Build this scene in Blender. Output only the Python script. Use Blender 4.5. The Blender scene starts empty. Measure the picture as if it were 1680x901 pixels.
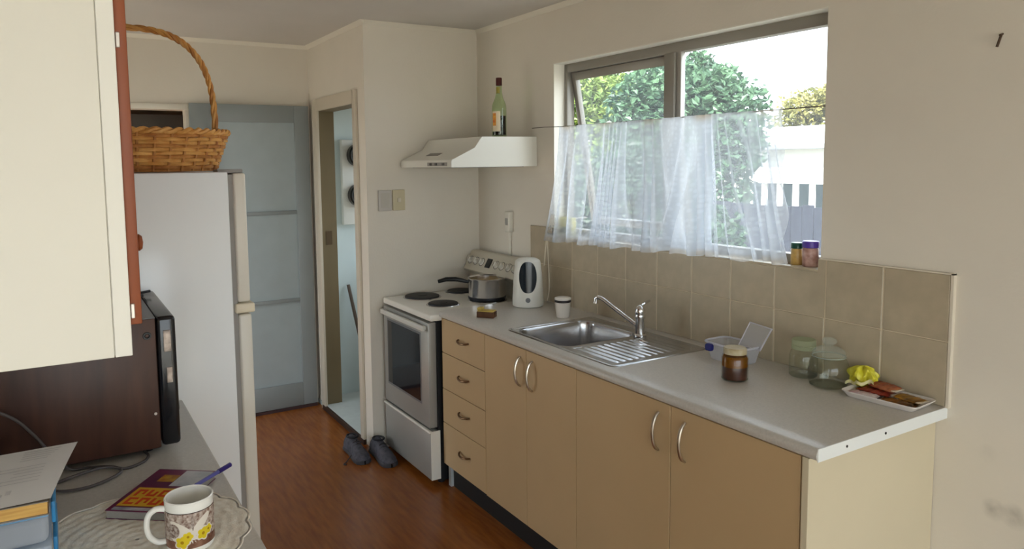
import bpy, bmesh, math, random
from mathutils import Matrix, Vector
R = math.radians
rng = random.Random(7)
scene = bpy.context.scene
col = scene.collection

# ---------------------------------------------------------------- camera
CAM = (3.8266, -2.2042, 1.6229); YAW, PITCH, ROLL, FPX = 0.5361, 0.0914, -0.0115, 1203.17
fw = Vector((-math.cos(YAW)*math.cos(PITCH), math.sin(YAW)*math.cos(PITCH), -math.sin(PITCH)))
rt = fw.cross(Vector((0, 0, 1))).normalized(); up = rt.cross(fw)
rt, up = math.cos(ROLL)*rt + math.sin(ROLL)*up, -math.sin(ROLL)*rt + math.cos(ROLL)*up
cd = bpy.data.cameras.new('camera'); cam = bpy.data.objects.new('camera', cd); col.objects.link(cam)
cam.matrix_world = Matrix(((rt.x, up.x, -fw.x, CAM[0]), (rt.y, up.y, -fw.y, CAM[1]), (rt.z, up.z, -fw.z, CAM[2]), (0, 0, 0, 1)))
cd.sensor_width = 36; cd.lens = FPX/1680*36; cd.shift_x = 38.018/1680; cd.shift_y = -72.81/1680; cd.clip_start = .02
scene.camera = cam
scene.cycles.caustics_reflective = False; scene.cycles.caustics_refractive = False

# ---------------------------------------------------------------- sky, sun, exposure
SKY_STRENGTH = 5.0
SUN_STRENGTH = 16.0
EXPOSURE = 0.50
scene.view_settings.view_transform = 'Standard'; scene.view_settings.look = 'None'
scene.view_settings.exposure = EXPOSURE; scene.view_settings.gamma = 1.0; scene.view_settings.use_curve_mapping = False
world = bpy.data.worlds.new('sky'); scene.world = world; world.use_nodes = True
wn = world.node_tree; wn.nodes.clear()
wo = wn.nodes.new('ShaderNodeOutputWorld'); wb = wn.nodes.new('ShaderNodeBackground')
ws = wn.nodes.new('ShaderNodeTexSky'); ws.sky_type = 'HOSEK_WILKIE'; ws.turbidity = 6; ws.ground_albedo = .4
ws.sun_direction = Vector((.45, -.60, .75)).normalized()
wm = wn.nodes.new('ShaderNodeMix'); wm.data_type = 'RGBA'; wm.inputs[0].default_value = .75
wn.links.new(ws.outputs[0], wm.inputs[6]); wm.inputs[7].default_value = (.86, .93, 1.0, 1)
wn.links.new(wm.outputs[2], wb.inputs[0]); wb.inputs[1].default_value = SKY_STRENGTH
wn.links.new(wb.outputs[0], wo.inputs[0])
sl = bpy.data.lights.new('sun', 'SUN'); sl.energy = SUN_STRENGTH; sl.angle = R(.6); sl.color = (1, .975, .94)
so = bpy.data.objects.new('sun', sl); col.objects.link(so)
so.rotation_euler = Vector((-.45, .60, -.75)).to_track_quat('-Z', 'Y').to_euler()
def portal(loc, direction, sx, sy):
    l = bpy.data.lights.new('window_portal', 'AREA'); l.shape = 'RECTANGLE'; l.size = sx; l.size_y = sy
    l.cycles.is_portal = True
    o = bpy.data.objects.new('window_portal', l); col.objects.link(o); o.location = loc
    o.rotation_euler = Vector(direction).to_track_quat('-Z', 'Z').to_euler()

# ---------------------------------------------------------------- helpers
def lin(c):
    return tuple(((v/255)/12.92 if v/255 <= .04045 else ((v/255+.055)/1.055)**2.4) for v in c)
MATS = {}
def mat(name, c, rough=.5, metal=0., var=0., scale=8., bump=0., bscale=60., stretch=(1, 1, 1), c2=None, spec=.5, emit=None, coat=0., trans=0., ior=1.45, detail=3.):
    if name in MATS: return MATS[name]
    m = bpy.data.materials.new(name); m.use_nodes = True; nt = m.node_tree; b = nt.nodes['Principled BSDF']
    a = lin(c)
    b.inputs['Base Color'].default_value = (*a, 1); b.inputs['Roughness'].default_value = rough
    b.inputs['Metallic'].default_value = metal; b.inputs['Specular IOR Level'].default_value = spec
    b.inputs['Coat Weight'].default_value = coat; b.inputs['Transmission Weight'].default_value = trans; b.inputs['IOR'].default_value = ior
    tc = mp = None
    if var or c2 or bump:
        tc = nt.nodes.new('ShaderNodeTexCoord'); mp = nt.nodes.new('ShaderNodeMapping')
        mp.inputs['Scale'].default_value = stretch
        nt.links.new(tc.outputs['Object'], mp.inputs[0])
    if var or c2:
        n = nt.nodes.new('ShaderNodeTexNoise'); n.inputs['Scale'].default_value = scale; n.inputs['Detail'].default_value = detail
        nt.links.new(mp.outputs[0], n.inputs['Vector'])
        r = nt.nodes.new('ShaderNodeMapRange'); r.inputs[1].default_value = .3; r.inputs[2].default_value = .7
        nt.links.new(n.outputs['Fac'], r.inputs[0])
        x = nt.nodes.new('ShaderNodeMix'); x.data_type = 'RGBA'
        hi = lin(c2) if c2 else tuple(min(1, v*(1+var)) for v in a)
        lo = a if c2 else tuple(v*(1-var) for v in a)
        x.inputs[6].default_value = (*lo, 1); x.inputs[7].default_value = (*hi, 1)
        nt.links.new(r.outputs[0], x.inputs[0]); nt.links.new(x.outputs[2], b.inputs['Base Color'])
    if bump:
        n2 = nt.nodes.new('ShaderNodeTexNoise'); n2.inputs['Scale'].default_value = bscale; n2.inputs['Detail'].default_value = 4
        nt.links.new(mp.outputs[0], n2.inputs['Vector'])
        bp = nt.nodes.new('ShaderNodeBump'); bp.inputs['Strength'].default_value = bump; bp.inputs['Distance'].default_value = .01
        nt.links.new(n2.outputs['Fac'], bp.inputs['Height']); nt.links.new(bp.outputs[0], b.inputs['Normal'])
    if emit:
        b.inputs['Emission Color'].default_value = (*lin(c), 1); b.inputs['Emission Strength'].default_value = emit
    MATS[name] = m; return m
def pane_mat(name, tint=(1, 1, 1), gloss=.06, fres=False, haze=0.):
    if name in MATS: return MATS[name]
    m = bpy.data.materials.new(name); m.use_nodes = True; nt = m.node_tree; nt.nodes.clear()
    o = nt.nodes.new('ShaderNodeOutputMaterial'); t = nt.nodes.new('ShaderNodeBsdfTransparent'); g = nt.nodes.new('ShaderNodeBsdfGlossy')
    t.inputs[0].default_value = (*tint, 1); g.inputs['Roughness'].default_value = .02
    x = nt.nodes.new('ShaderNodeMixShader'); x.inputs[0].default_value = gloss
    nt.links.new(t.outputs[0], x.inputs[1]); nt.links.new(g.outputs[0], x.inputs[2])
    if fres:
        f_ = nt.nodes.new('ShaderNodeLayerWeight'); f_.inputs[0].default_value = .5
        p_ = nt.nodes.new('ShaderNodeMath'); p_.operation = 'POWER'; p_.inputs[1].default_value = 4.0
        a_ = nt.nodes.new('ShaderNodeMath'); a_.operation = 'MULTIPLY_ADD'; a_.inputs[1].default_value = .6; a_.inputs[2].default_value = .045
        nt.links.new(f_.outputs['Facing'], p_.inputs[0]); nt.links.new(p_.outputs[0], a_.inputs[0]); nt.links.new(a_.outputs[0], x.inputs[0])
    out = x
    if haze:  # pale translucent share lays a haze over the glass
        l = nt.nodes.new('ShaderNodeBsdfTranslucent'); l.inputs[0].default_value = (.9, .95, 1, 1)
        out = nt.nodes.new('ShaderNodeMixShader'); out.inputs[0].default_value = haze
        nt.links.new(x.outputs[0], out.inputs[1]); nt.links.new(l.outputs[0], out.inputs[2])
    nt.links.new(out.outputs[0], o.inputs[0])
    MATS[name] = m; return m
def sheer_mat(name, c, alpha, trl=.5, noise=0., nscale=200):
    """thin see-through plastic or cloth: transparent mixed with diffuse + translucent"""
    if name in MATS: return MATS[name]
    m = bpy.data.materials.new(name); m.use_nodes = True; nt = m.node_tree; nt.nodes.clear()
    o = nt.nodes.new('ShaderNodeOutputMaterial'); t = nt.nodes.new('ShaderNodeBsdfTransparent'); d = nt.nodes.new('ShaderNodeBsdfDiffuse')
    l = nt.nodes.new('ShaderNodeBsdfTranslucent'); x = nt.nodes.new('ShaderNodeMixShader'); y = nt.nodes.new('ShaderNodeMixShader')
    d.inputs[0].default_value = l.inputs[0].default_value = (*lin(c), 1)
    x.inputs[0].default_value = trl; nt.links.new(d.outputs[0], x.inputs[1]); nt.links.new(l.outputs[0], x.inputs[2])
    y.inputs[0].default_value = alpha; nt.links.new(t.outputs[0], y.inputs[1]); nt.links.new(x.outputs[0], y.inputs[2]); nt.links.new(y.outputs[0], o.inputs[0])
    MATS[name] = m; return m
def glass_mat(name, c=(255, 255, 255), rough=.0):
    return mat(name, c, rough, trans=1., ior=1.45)

class MB:
    def __init__(s): s.bm = bmesh.new()
    def _fin(s, vs, M):
        if M is not None: bmesh.ops.transform(s.bm, matrix=M, verts=vs)
        return s
    def box(s, x0, x1, y0, y1, z0, z1, bev=0, seg=2, M=None):
        vs = bmesh.ops.create_cube(s.bm, size=1)['verts']
        bmesh.ops.transform(s.bm, matrix=Matrix.Translation(((x0+x1)/2, (y0+y1)/2, (z0+z1)/2)) @ Matrix.Diagonal((abs(x1-x0), abs(y1-y0), abs(z1-z0), 1)), verts=vs)
        if bev:
            es = list({e for v in vs for e in v.link_edges})
            g = bmesh.ops.bevel(s.bm, geom=es, offset=bev, segments=seg, affect='EDGES', profile=.5)
            vs = list({v for f in g['faces'] for v in f.verts})
        return s._fin(vs, M)
    def prism(s, poly, axis, a0, a1, M=None):
        def P(p, a): return {'x': (a, p[0], p[1]), 'y': (p[0], a, p[1]), 'z': (p[0], p[1], a)}[axis]
        A = [s.bm.verts.new(P(p, a0)) for p in poly]; B = [s.bm.verts.new(P(p, a1)) for p in poly]
        n = len(poly)
        s.bm.faces.new(A); s.bm.faces.new(B[::-1])
        for i in range(n): s.bm.faces.new((A[i], B[i], B[(i+1) % n], A[(i+1) % n]))
        return s._fin(A+B, M)
    def lathe(s, prof, c=(0, 0, 0), n=32, M=None, sx=1, sy=1):
        rings = []; vs = []
        for r, z in prof:
            if r < 1e-6: v = [s.bm.verts.new((c[0], c[1], c[2]+z))]
            else: v = [s.bm.verts.new((c[0]+sx*r*math.cos(2*math.pi*i/n), c[1]+sy*r*math.sin(2*math.pi*i/n), c[2]+z)) for i in range(n)]
            rings.append(v); vs += v
        for a, b in zip(rings, rings[1:]):
            if len(a) == 1 and len(b) == 1: continue
            for i in range(n):
                j = (i+1) % n
                if len(a) == 1: s.bm.faces.new((a[0], b[j], b[i]))
                elif len(b) == 1: s.bm.faces.new((a[i], a[j], b[0]))
                else: s.bm.faces.new((a[i], a[j], b[j], b[i]))
        return s._fin(vs, M)
    def cyl(s, c, r, h, n=32, bev=0, M=None, r2=None):
        r2 = r if r2 is None else r2
        if bev: p = [(0, 0), (r-bev, 0), (r, bev), (r2, h-bev), (r2-bev, h), (0, h)]
        else: p = [(0, 0), (r, 0), (r2, h), (0, h)]
        return s.lathe(p, c, n, M)
    def tube(s, pts, rad, n=8, closed=False, M=None, flat=1.0):
        pts = [Vector(p) for p in pts]; N = len(pts); rings = []; vs = []
        prev = None
        for i, p in enumerate(pts):
            a = pts[(i-1) % N] if (closed or i > 0) else p; b = pts[(i+1) % N] if (closed or i < N-1) else p
            t = (b-a).normalized()
            if prev is None:
                ref = Vector((0, 0, 1)) if abs(t.z) < .9 else Vector((1, 0, 0)); u = t.cross(ref).normalized()
            else: u = (prev - t*prev.dot(t)).normalized()
            prev = u; w = t.cross(u); r = rad[i] if isinstance(rad, (list, tuple)) else rad
            ring = [s.bm.verts.new(p + r*(math.cos(2*math.pi*k/n)*u*flat + math.sin(2*math.pi*k/n)*w)) for k in range(n)]
            rings.append(ring); vs += ring
        for i in range(N if closed else N-1):
            A, B = rings[i], rings[(i+1) % N]
            for k in range(n): s.bm.faces.new((A[k], A[(k+1) % n], B[(k+1) % n], B[k]))
        if not closed: s.bm.faces.new(rings[0][::-1]); s.bm.faces.new(rings[-1])
        return s._fin(vs, M)
    def surf(s, f, nu, nv, closeu=False, M=None, skip=None):
        g = [[s.bm.verts.new(f(i/nu, j/nv)) for j in range(nv+1)] for i in range(nu if closeu else nu+1)]
        for i in range(nu):
            for j in range(nv):
                if skip and skip(i, j): continue
                a, b = g[i], g[(i+1) % len(g)]
                s.bm.faces.new((a[j], b[j], b[j+1], a[j+1]))
        return s._fin([v for r in g for v in r], M)
    def face(s, pts):
        s.bm.faces.new([s.bm.verts.new(p) for p in pts]); return s

def root_loc(p):
    while p.parent: p = p.parent
    return p.location
def obj(name, mb, m, parent=None, smooth=35, world_co=True, fix=True):
    me = bpy.data.meshes.new(name)
    if fix: bmesh.ops.recalc_face_normals(mb.bm, faces=mb.bm.faces)
    if parent is not None and world_co: bmesh.ops.translate(mb.bm, vec=-Vector(root_loc(parent)), verts=mb.bm.verts)
    mb.bm.to_mesh(me); mb.bm.free()
    if smooth:
        me.polygons.foreach_set('use_smooth', [True]*len(me.polygons)); me.set_sharp_from_angle(angle=R(smooth))
    if m is not None: me.materials.append(m)
    o = bpy.data.objects.new(name, me); col.objects.link(o)
    if parent is not None: o.parent = parent
    return o
def thing(name, label, cat, loc=(0, 0, 0), rotz=0, group=None):
    o = bpy.data.objects.new(name, None); col.objects.link(o); o.empty_display_size = .05
    o.location = loc; o.rotation_euler = (0, 0, rotz); o['label'] = label; o['category'] = cat
    if group: o['group'] = group
    return o
def tag(o, label, cat, group=None):
    o['label'] = label; o['category'] = cat
    if group: o['group'] = group
    return o
def struct(name, label, mb=None, m=None, loc=None, smooth=35):
    if mb is None:
        o = bpy.data.objects.new(name, None); col.objects.link(o); o.empty_display_size = .05
        if loc: o.location = loc
    else: o = obj(name, mb, m, smooth=smooth)
    o['kind'] = 'structure'; o['label'] = label; return o
def copy_part(o, parent, loc):
    c = o.copy(); col.objects.link(c); c.parent = parent; c.location = loc; return c

# ---------------------------------------------------------------- materials
def wall_paint():
    m = mat('cream_wall_paint', (226, 218, 204), .6, var=.03, scale=2.5, bump=.06, bscale=90)
    nt = m.node_tree; b = nt.nodes['Principled BSDF']; src = b.inputs['Base Color'].links[0].from_socket
    g = nt.nodes.new('ShaderNodeNewGeometry')
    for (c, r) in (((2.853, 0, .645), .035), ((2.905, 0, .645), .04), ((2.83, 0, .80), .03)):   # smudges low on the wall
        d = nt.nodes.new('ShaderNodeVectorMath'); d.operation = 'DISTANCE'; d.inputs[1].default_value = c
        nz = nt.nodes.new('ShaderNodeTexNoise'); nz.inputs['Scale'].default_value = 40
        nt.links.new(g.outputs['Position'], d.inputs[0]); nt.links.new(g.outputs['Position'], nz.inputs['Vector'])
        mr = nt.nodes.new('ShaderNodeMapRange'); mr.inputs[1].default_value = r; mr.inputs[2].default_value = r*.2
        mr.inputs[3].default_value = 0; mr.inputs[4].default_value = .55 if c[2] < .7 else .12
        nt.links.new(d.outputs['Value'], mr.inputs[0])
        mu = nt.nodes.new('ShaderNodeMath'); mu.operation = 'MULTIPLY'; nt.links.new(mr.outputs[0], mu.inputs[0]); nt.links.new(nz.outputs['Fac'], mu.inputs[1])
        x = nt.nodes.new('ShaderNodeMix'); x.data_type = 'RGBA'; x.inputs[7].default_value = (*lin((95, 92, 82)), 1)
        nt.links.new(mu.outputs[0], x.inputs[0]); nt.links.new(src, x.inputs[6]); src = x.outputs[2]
    nt.links.new(src, b.inputs['Base Color'])
    return m
WALL = wall_paint()
CEIL = mat('ceiling_paint', (208, 204, 198), .8, var=.02, scale=3, bump=.05, bscale=120)
TRIM = mat('cream_trim_paint', (232, 226, 212), .4)
FLOOR = mat('wood_look_vinyl', (124, 66, 22), .25, spec=.6, c2=(150, 88, 36), scale=5, stretch=(1.2, 9, 1), bump=.02, bscale=30, detail=6)
CAB = mat('beige_cabinet_laminate', (194, 165, 124), .45, var=.03, scale=3)
CABSIDE = mat('cream_end_panel', (212, 199, 170), .5, var=.03, scale=2)
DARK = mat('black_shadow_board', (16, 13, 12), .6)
TOP = mat('grey_speckled_laminate', (196, 190, 182), .32, var=.06, scale=160, detail=2)
TILE = mat('beige_ceramic_tile', (180, 166, 142), .35, var=.09, scale=14, bump=.04, bscale=25, detail=5)
GROUT = mat('pale_grout', (218, 204, 178), .8)
WHITE = mat('white_enamel', (228, 224, 214), .25, var=.01)
STEEL = mat('stainless_steel', (190, 190, 192), .22, metal=1, var=.03, scale=20)
CHROME = mat('chrome', (225, 225, 228), .08, metal=1)
SATIN = mat('satin_nickel', (205, 196, 182), .28, metal=1)
BLACK = mat('black_plastic', (18, 18, 20), .35)
IRON = mat('black_cast_iron', (22, 22, 24), .55, bump=.05)
GLASS = pane_mat('clear_glass', (.93, .955, .92), fres=True)
HAZY = pane_mat('hazy_window_glass', (.96, .98, .98), .05, haze=.025)  # kitchen panes carry a bluish-white veil that imitates haze over the view
PANE = pane_mat('window_glass', (.97, .985, .98), .05)

# ================================================================ room shell
WT = .11; XE = 6.6; YD = -4.6; XK = 2.85
YL = -2.49
f = MB().box(-1.1, 3.7, YL, 0, -.06, 0).box(XK, 3.7, YD, YL, -.06, 0).box(-2.4, -1.1, YL, -.7, -.06, 0)
struct('floor', 'reddish brown wood look floor', f, FLOOR)
struct('floor_dining', 'unseen pale floor added behind the camera for neutral bounce light', MB().box(3.7, XE, YD, 0, -.06, .002), mat('pale_bounce_floor', (176, 172, 166), .95, var=.05, scale=60))  # unseen floor made pale to bounce neutral light into the kitchen
struct('floor_cupboard', 'pale grey raised floor of the meter cupboard', MB().box(-1.0, -.1, -.715, 0, 0, .03), mat('pale_grey_vinyl', (196, 204, 204), .45, var=.05, scale=20))
c = MB().box(-2.4, XE+.1, YL-.11, .5, 2.4, 2.5).box(XK, XE+.1, YD-.1, YL, 2.4, 2.5)
struct('ceiling', 'off white painted ceiling', c, CEIL)
struct('roof', 'unseen dark sheet roof with eaves shaped to steer the daylight', MB().box(-2.8, XE+.5, -3.0, .55, 2.52, 2.6).box(XK-.4, XE+.5, YD-.5, -3.0, 2.52, 2.6), mat('roof_sheet', (90, 88, 86), .6))  # out of view; eaves sized to cast shade and control incoming sun
WX0, WX1, WZ0, WZ1 = .772, 2.296, 1.25, 2.118
w = MB().box(-1.1, -.9, 0, WT, -.4, 2.4).box(-.2, WX0, 0, WT, -.4, 2.4).box(-.9, -.2, 0, WT, -.4, .9).box(-.9, -.2, 0, WT, 2.0, 2.4).box(WX1, XE+.1, 0, WT, -.4, 2.4).box(WX0, WX1, 0, WT, -.4, WZ0).box(WX0, WX1, 0, WT, WZ1, 2.4)
wall_window = struct('wall_window', 'cream wall with the kitchen window', w, WALL)
PY = -.711
struct('wall_pier', 'cream pier beside the stove', MB().box(-.1, 0, PY, 0, 0, 2.4), WALL)
struct('wall_cupboard_front', 'cream wall with the cupboard doorway',
       MB().box(-1.0, -.85, PY, -.61, 0, 2.4).box(-.14, -.1, PY, -.61, 0, 2.4).box(-.85, -.14, PY, -.61, 1.985, 2.4), WALL)
struct('wall_rear', 'cream wall at the far end', MB().box(-1.1, -1.0, -1.48, 0, 0, 2.4).box(-1.1, -1.0, YL, -1.48, 1.965, 2.4), WALL)
BLUE = mat('pale_blue_paint', (196, 210, 212), .5, var=.03, scale=4)
struct('wall_cupboard_back', 'pale blue lining inside the meter cupboard', MB().box(-1.0, -.985, -.61, 0, .03, 2.4), BLUE)
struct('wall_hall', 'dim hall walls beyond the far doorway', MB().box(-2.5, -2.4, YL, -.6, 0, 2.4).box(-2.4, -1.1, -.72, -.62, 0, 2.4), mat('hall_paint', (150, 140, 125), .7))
DX0, DX1 = -.88, .02      # glazed side door in the left wall, behind the fridge
w = MB().box(-2.5, DX0, YL-WT, YL, -.4, 2.4).box(DX1, XK, YL-WT, YL, -.4, 2.4).box(DX0, DX1, YL-WT, YL, 2.0, 2.4)
struct('wall_left', 'cream wall behind the fridge', w, WALL)
w = MB().box(XK-.1, XK, YD, YL-WT, -.4, 2.4).box(XK-.1, 5.3, YD-.1, YD, -.4, 2.4).box(6.3, XE+.1, YD-.1, YD, -.4, 2.4).box(5.3, 6.3, YD-.1, YD, 2.1, 2.4)
struct('wall_dining', 'cream dining room walls behind the camera', w, WALL)
GY0, GY1, GZ0, GZ1 = -4.3, -.35, .0, 2.15
w = MB().box(XE, XE+.1, YD, GY0, -.4, 2.4).box(XE, XE+.1, GY1, 0, -.4, 2.4).box(XE, XE+.1, GY0, GY1, -.4, GZ0).box(XE, XE+.1, GY0, GY1, GZ1, 2.4)
struct('wall_front', 'cream wall with wide glazing behind the camera', w, WALL)

# dining glazing (window_2) and glazed side door (door_2)
FRAME = mat('bronze_grey_aluminium', (150, 145, 136), .4, metal=.2)
WHITEFRAME = mat('white_frame_paint', (225, 222, 214), .4)
w2 = struct('window_2', 'wide dining room window behind the camera', loc=(XE+.05, (GY0+GY1)/2, GZ0))
n = 4; st = (GY1-GY0)/n
obj('window_frame', MB().box(XE+.03, XE+.08, GY0, GY1, GZ0, GZ0+.05).box(XE+.03, XE+.08, GY0, GY1, GZ1-.05, GZ1), FRAME, w2)
for i in range(n+1):
    y = GY0+i*st; obj('mullion', MB().box(XE+.03, XE+.08, max(GY0, y-.025), min(GY1, y+.025), GZ0+.05, GZ1-.05), FRAME, w2)
for i in range(n):
    y = GY0+i*st; obj('pane', MB().box(XE+.052, XE+.056, y+.025, y+st-.025, GZ0+.05, GZ1-.05), PANE, w2)
portal((XE+.12, (GY0+GY1)/2, (GZ0+GZ1)/2), (-1, 0, 0), GY1-GY0, GZ1-GZ0)
w4 = struct('window_added_4', 'unseen window added to brighten the meter cupboard', loc=(-.55, .05, .9))  # added out of view to bring daylight into the cupboard
obj('window_frame', MB().box(-.9, -.86, .04, .09, .9, 2.0).box(-.24, -.2, .04, .09, .9, 2.0).box(-.86, -.24, .04, .09, .9, .94).box(-.86, -.24, .04, .09, 1.96, 2.0), FRAME, w4)
obj('pane', MB().box(-.86, -.24, .062, .066, .94, 1.96), PANE, w4)
portal((-.55, .14, 1.45), (0, -1, 0), .7, 1.1)
w3 = struct('window_added_3', 'unseen glass doors added to let more daylight in', loc=(5.8, YD, 0))  # unseen opening, added for extra skylight and sun
obj('window_frame', MB().box(5.3, 6.3, YD-.07, YD-.02, 0, .05).box(5.3, 6.3, YD-.07, YD-.02, 2.05, 2.1), FRAME, w3)
for x in (5.3, 6.25): obj('stile', MB().box(x, x+.05, YD-.07, YD-.02, .05, 2.05), FRAME, w3)
for x in (5.35,): obj('pane', MB().box(x, x+.9, YD-.047, YD-.043, .05, 2.05), PANE, w3)
portal((5.8, YD-.12, 1.05), (0, 1, 0), 1.0, 2.1)
d2 = struct('door_2', 'glazed side door behind the fridge', loc=((DX0+DX1)/2, YL, 0))
obj('door_frame', MB().box(DX0, DX0+.09, YL-.07, YL-.03, 0, 2.0).box(DX1-.09, DX1, YL-.07, YL-.03, 0, 2.0).box(DX0+.09, DX1-.09, YL-.07, YL-.03, 1.9, 2.0).box(DX0+.09, DX1-.09, YL-.07, YL-.03, 0, .18).box(DX0+.09, DX1-.09, YL-.07, YL-.03, 1.0, 1.06), WHITEFRAME, d2)
for z0, z1 in ((.18, 1.0), (1.06, 1.9)): obj('pane', MB().box(DX0+.09, DX1-.09, YL-.052, YL-.048, z0, z1), PANE, d2)
portal(((DX0+DX1)/2, YL-.13, 1.0), (0, 1, 0), DX1-DX0, 2.0)
portal(((WX0+WX1)/2, WT+.25, (WZ0+WZ1)/2), (0, -1, 0), WX1-WX0+.4, WZ1-WZ0+.4)

# cornices
def cove(mb, a, b, inward):          # small quarter-round cornice between two floor-plan points
    ax, ay = a; bx, by = b; ix, iy = inward
    s = .022
    prof = [(0, 0), (s, 0), (s*.72, -s*.28), (s*.35, -s*.55), (s*.12, -s), (0, -s)]
    A = [mb.bm.verts.new((ax+ix*p, ay+iy*p, 2.4+z)) for p, z in prof]; B = [mb.bm.verts.new((bx+ix*p, by+iy*p, 2.4+z)) for p, z in prof]
    for i in range(len(prof)): mb.bm.faces.new((A[i], B[i], B[(i+1) % 6], A[(i+1) % 6]))
    mb.bm.faces.new(A); mb.bm.faces.new(B[::-1])
m = MB(); cove(m, (0, 0), (XE, 0), (0, -1)); cove(m, (0, PY), (0, 0), (1, 0)); cove(m, (-1.0, PY), (.022, PY), (0, -1)); cove(m, (-1.0, YL), (-1.0, PY), (1, 0)); cove(m, (-1, YL), (XK, YL), (0, 1))
struct('trim_1', 'thin cream cornice along the ceiling', m, TRIM)
# doorway architraves of the meter cupboard
AR = mat('greyish_architrave_paint', (206, 196, 178), .45)
m = MB().box(-.875, -.80, PY-.018, PY, 0, 2.04, .003).box(-.155, -.105, PY-.018, PY, 0, 2.04, .003).box(-.80, -.155, PY-.018, PY, 1.965, 2.04, .003)
struct('trim_2', 'cream architrave round the cupboard doorway', m, AR)
JAMB = mat('olive_brown_jamb', (120, 106, 78), .5, var=.08, scale=6, stretch=(1, 1, .2))
j = struct('trim_3', 'olive brown door jamb of the cupboard', MB().box(-.85, -.825, PY, -.605, .03, 1.985).box(-.825, -.14, PY, -.605, 1.965, 1.985), JAMB)
obj('strike_plate', MB().box(-.826, -.822, -.68, -.64, 1.10, 1.19), mat('dull_brass', (96, 80, 58), .5, metal=.3), j)
struct('trim_4', 'dark strip at the cupboard threshold', MB().box(-.85, -.10, PY-.022, PY-.004, 0, .028), mat('dark_brown_strip', (58, 38, 28), .6))
struct('trim_5', 'cream header trim over the far doorway', MB().box(-1.0, -.985, YL, -1.42, 1.965, 2.0, .002), TRIM)

# far door leaf, opened flat beside the doorway (door_1)
DGREY = mat('blue_grey_door_paint', (140, 146, 146), .42, var=.04, scale=4)
FROST = mat('frosted_pane', (164, 174, 176), .35, var=.03, scale=10)
d1 = struct('door_1', 'blue grey door with three frosted panes', loc=(-.94, -1.1, 0))
LY0, LY1, LX0, LX1 = -1.465, -.735, -.975, -.94
b = MB().box(LX0, LX1, LY0, LY0+.14, .02, 2.005, .003).box(LX0, LX1, LY1-.095, LY1, .02, 2.005, .003)
b.box(LX0, LX1, LY0+.14, LY1-.095, 1.895, 2.005, .003).box(LX0, LX1, LY0+.14, LY1-.095, .02, .175, .003)
obj('door_frame', b, DGREY, d1)
for z in (1.315, .735): obj('glazing_bar', MB().box(LX0+.005, LX1-.002, LY0+.14, LY1-.095, z-.012, z+.012, .002), DGREY, d1)
for z0, z1 in ((.175, .723), (.747, 1.303), (1.327, 1.895)): obj('pane', MB().box(LX0+.014, LX0+.02, LY0+.14, LY1-.095, z0, z1), FROST, d1)
struct('shadow_strip_6', 'dark strip drawn as the shadow under the far door', MB().box(-.985, -.935, -1.48, -.74, 0, .018), mat('dark_shadow_strip', (62, 40, 40), .6))  # dark colour stands in for the shadow line below the door

# ================================================================ tiles
JX = [2.720-.1978*k for k in range(0, 11)] + [.572]
gro = obj('grout', MB().box(.572, WX0, -.0105, 0, .9, 1.287).box(WX0, WX1, -.0105, 0, .9, WZ0-.004).box(WX1, 2.720, -.0105, 0, .9, 1.29), GROUT, wall_window)
tile_cache = {}
def tile(x0, x1, z0, z1):
    k = (round(x1-x0, 4), round(z1-z0, 4))
    loc = ((x0+x1)/2, -.0085, (z0+z1)/2)
    if k in tile_cache:
        o = tile_cache[k].copy(); col.objects.link(o); o.parent = wall_window
    else:
        a, h = (x1-x0)/2-.0022, (z1-z0)/2-.0012
        o = obj('tile', MB().box(-a, a, -.0045, .0045, -h, h, .0022, 1), TILE, wall_window, world_co=False); tile_cache[k] = o
    o.location = loc; return o
def cut_tile(x0, x1, left):            # L-shaped tile notched round the window corner
    g = .0022; a, b = x0+g, x1-g; z0, zt, zs_ = 1.0942, 1.2888, WZ0-.005
    P = [(a, z0), (b, z0), (b, zs_), (WX0, zs_), (WX0, zt), (a, zt)] if left else [(a, z0), (b, z0), (b, zt), (WX1, zt), (WX1, zs_), (a, zs_)]
    obj('tile', MB().prism(P, 'y', -.013, -.004), TILE, wall_window)
for i in range(len(JX)-1):
    x1, x0 = JX[i], JX[i+1]
    tile(x0, x1, .9, 1.093)
    if x0 >= WX1 or x1 <= WX0: tile(x0, x1, 1.093, 1.29)
    elif x1 > WX1: cut_tile(x0, x1, False)
    elif x0 < WX0: cut_tile(x0, x1, True)
    else: tile(x0, x1, 1.093, WZ0-.004)
obj('sill_tile', MB().box(WX0, WX1, -.013, .075, WZ0-.004, WZ0+.004, .002), TILE, wall_window)
obj('tile_edge_strip', MB().box(2.720, 2.728, -.014, 0, .9, 1.295).box(2.30, 2.728, -.014, 0, 1.289, 1.293), mat('white_edge_strip', (224, 214, 196), .4), wall_window)
# reveal lining
obj('reveal_lining', MB().box(WX0, WX0+.004, 0, WT, WZ0, WZ1).box(WX0, WX1, 0, WT, WZ1-.004, WZ1), mat('white_reveal_paint', (236, 232, 220), .5), wall_window)
nail = tag(obj('nail', MB().tube([(2.815, -.002, 1.95), (2.818, -.022, 1.945)], .003).tube([(2.819, -.018, 1.945), (2.812, -.022, 1.915)], .0035), mat('rusty_nail', (80, 62, 48), .6, metal=.5)), 'small rusty nail in the wall right of the window', 'nail')

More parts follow.
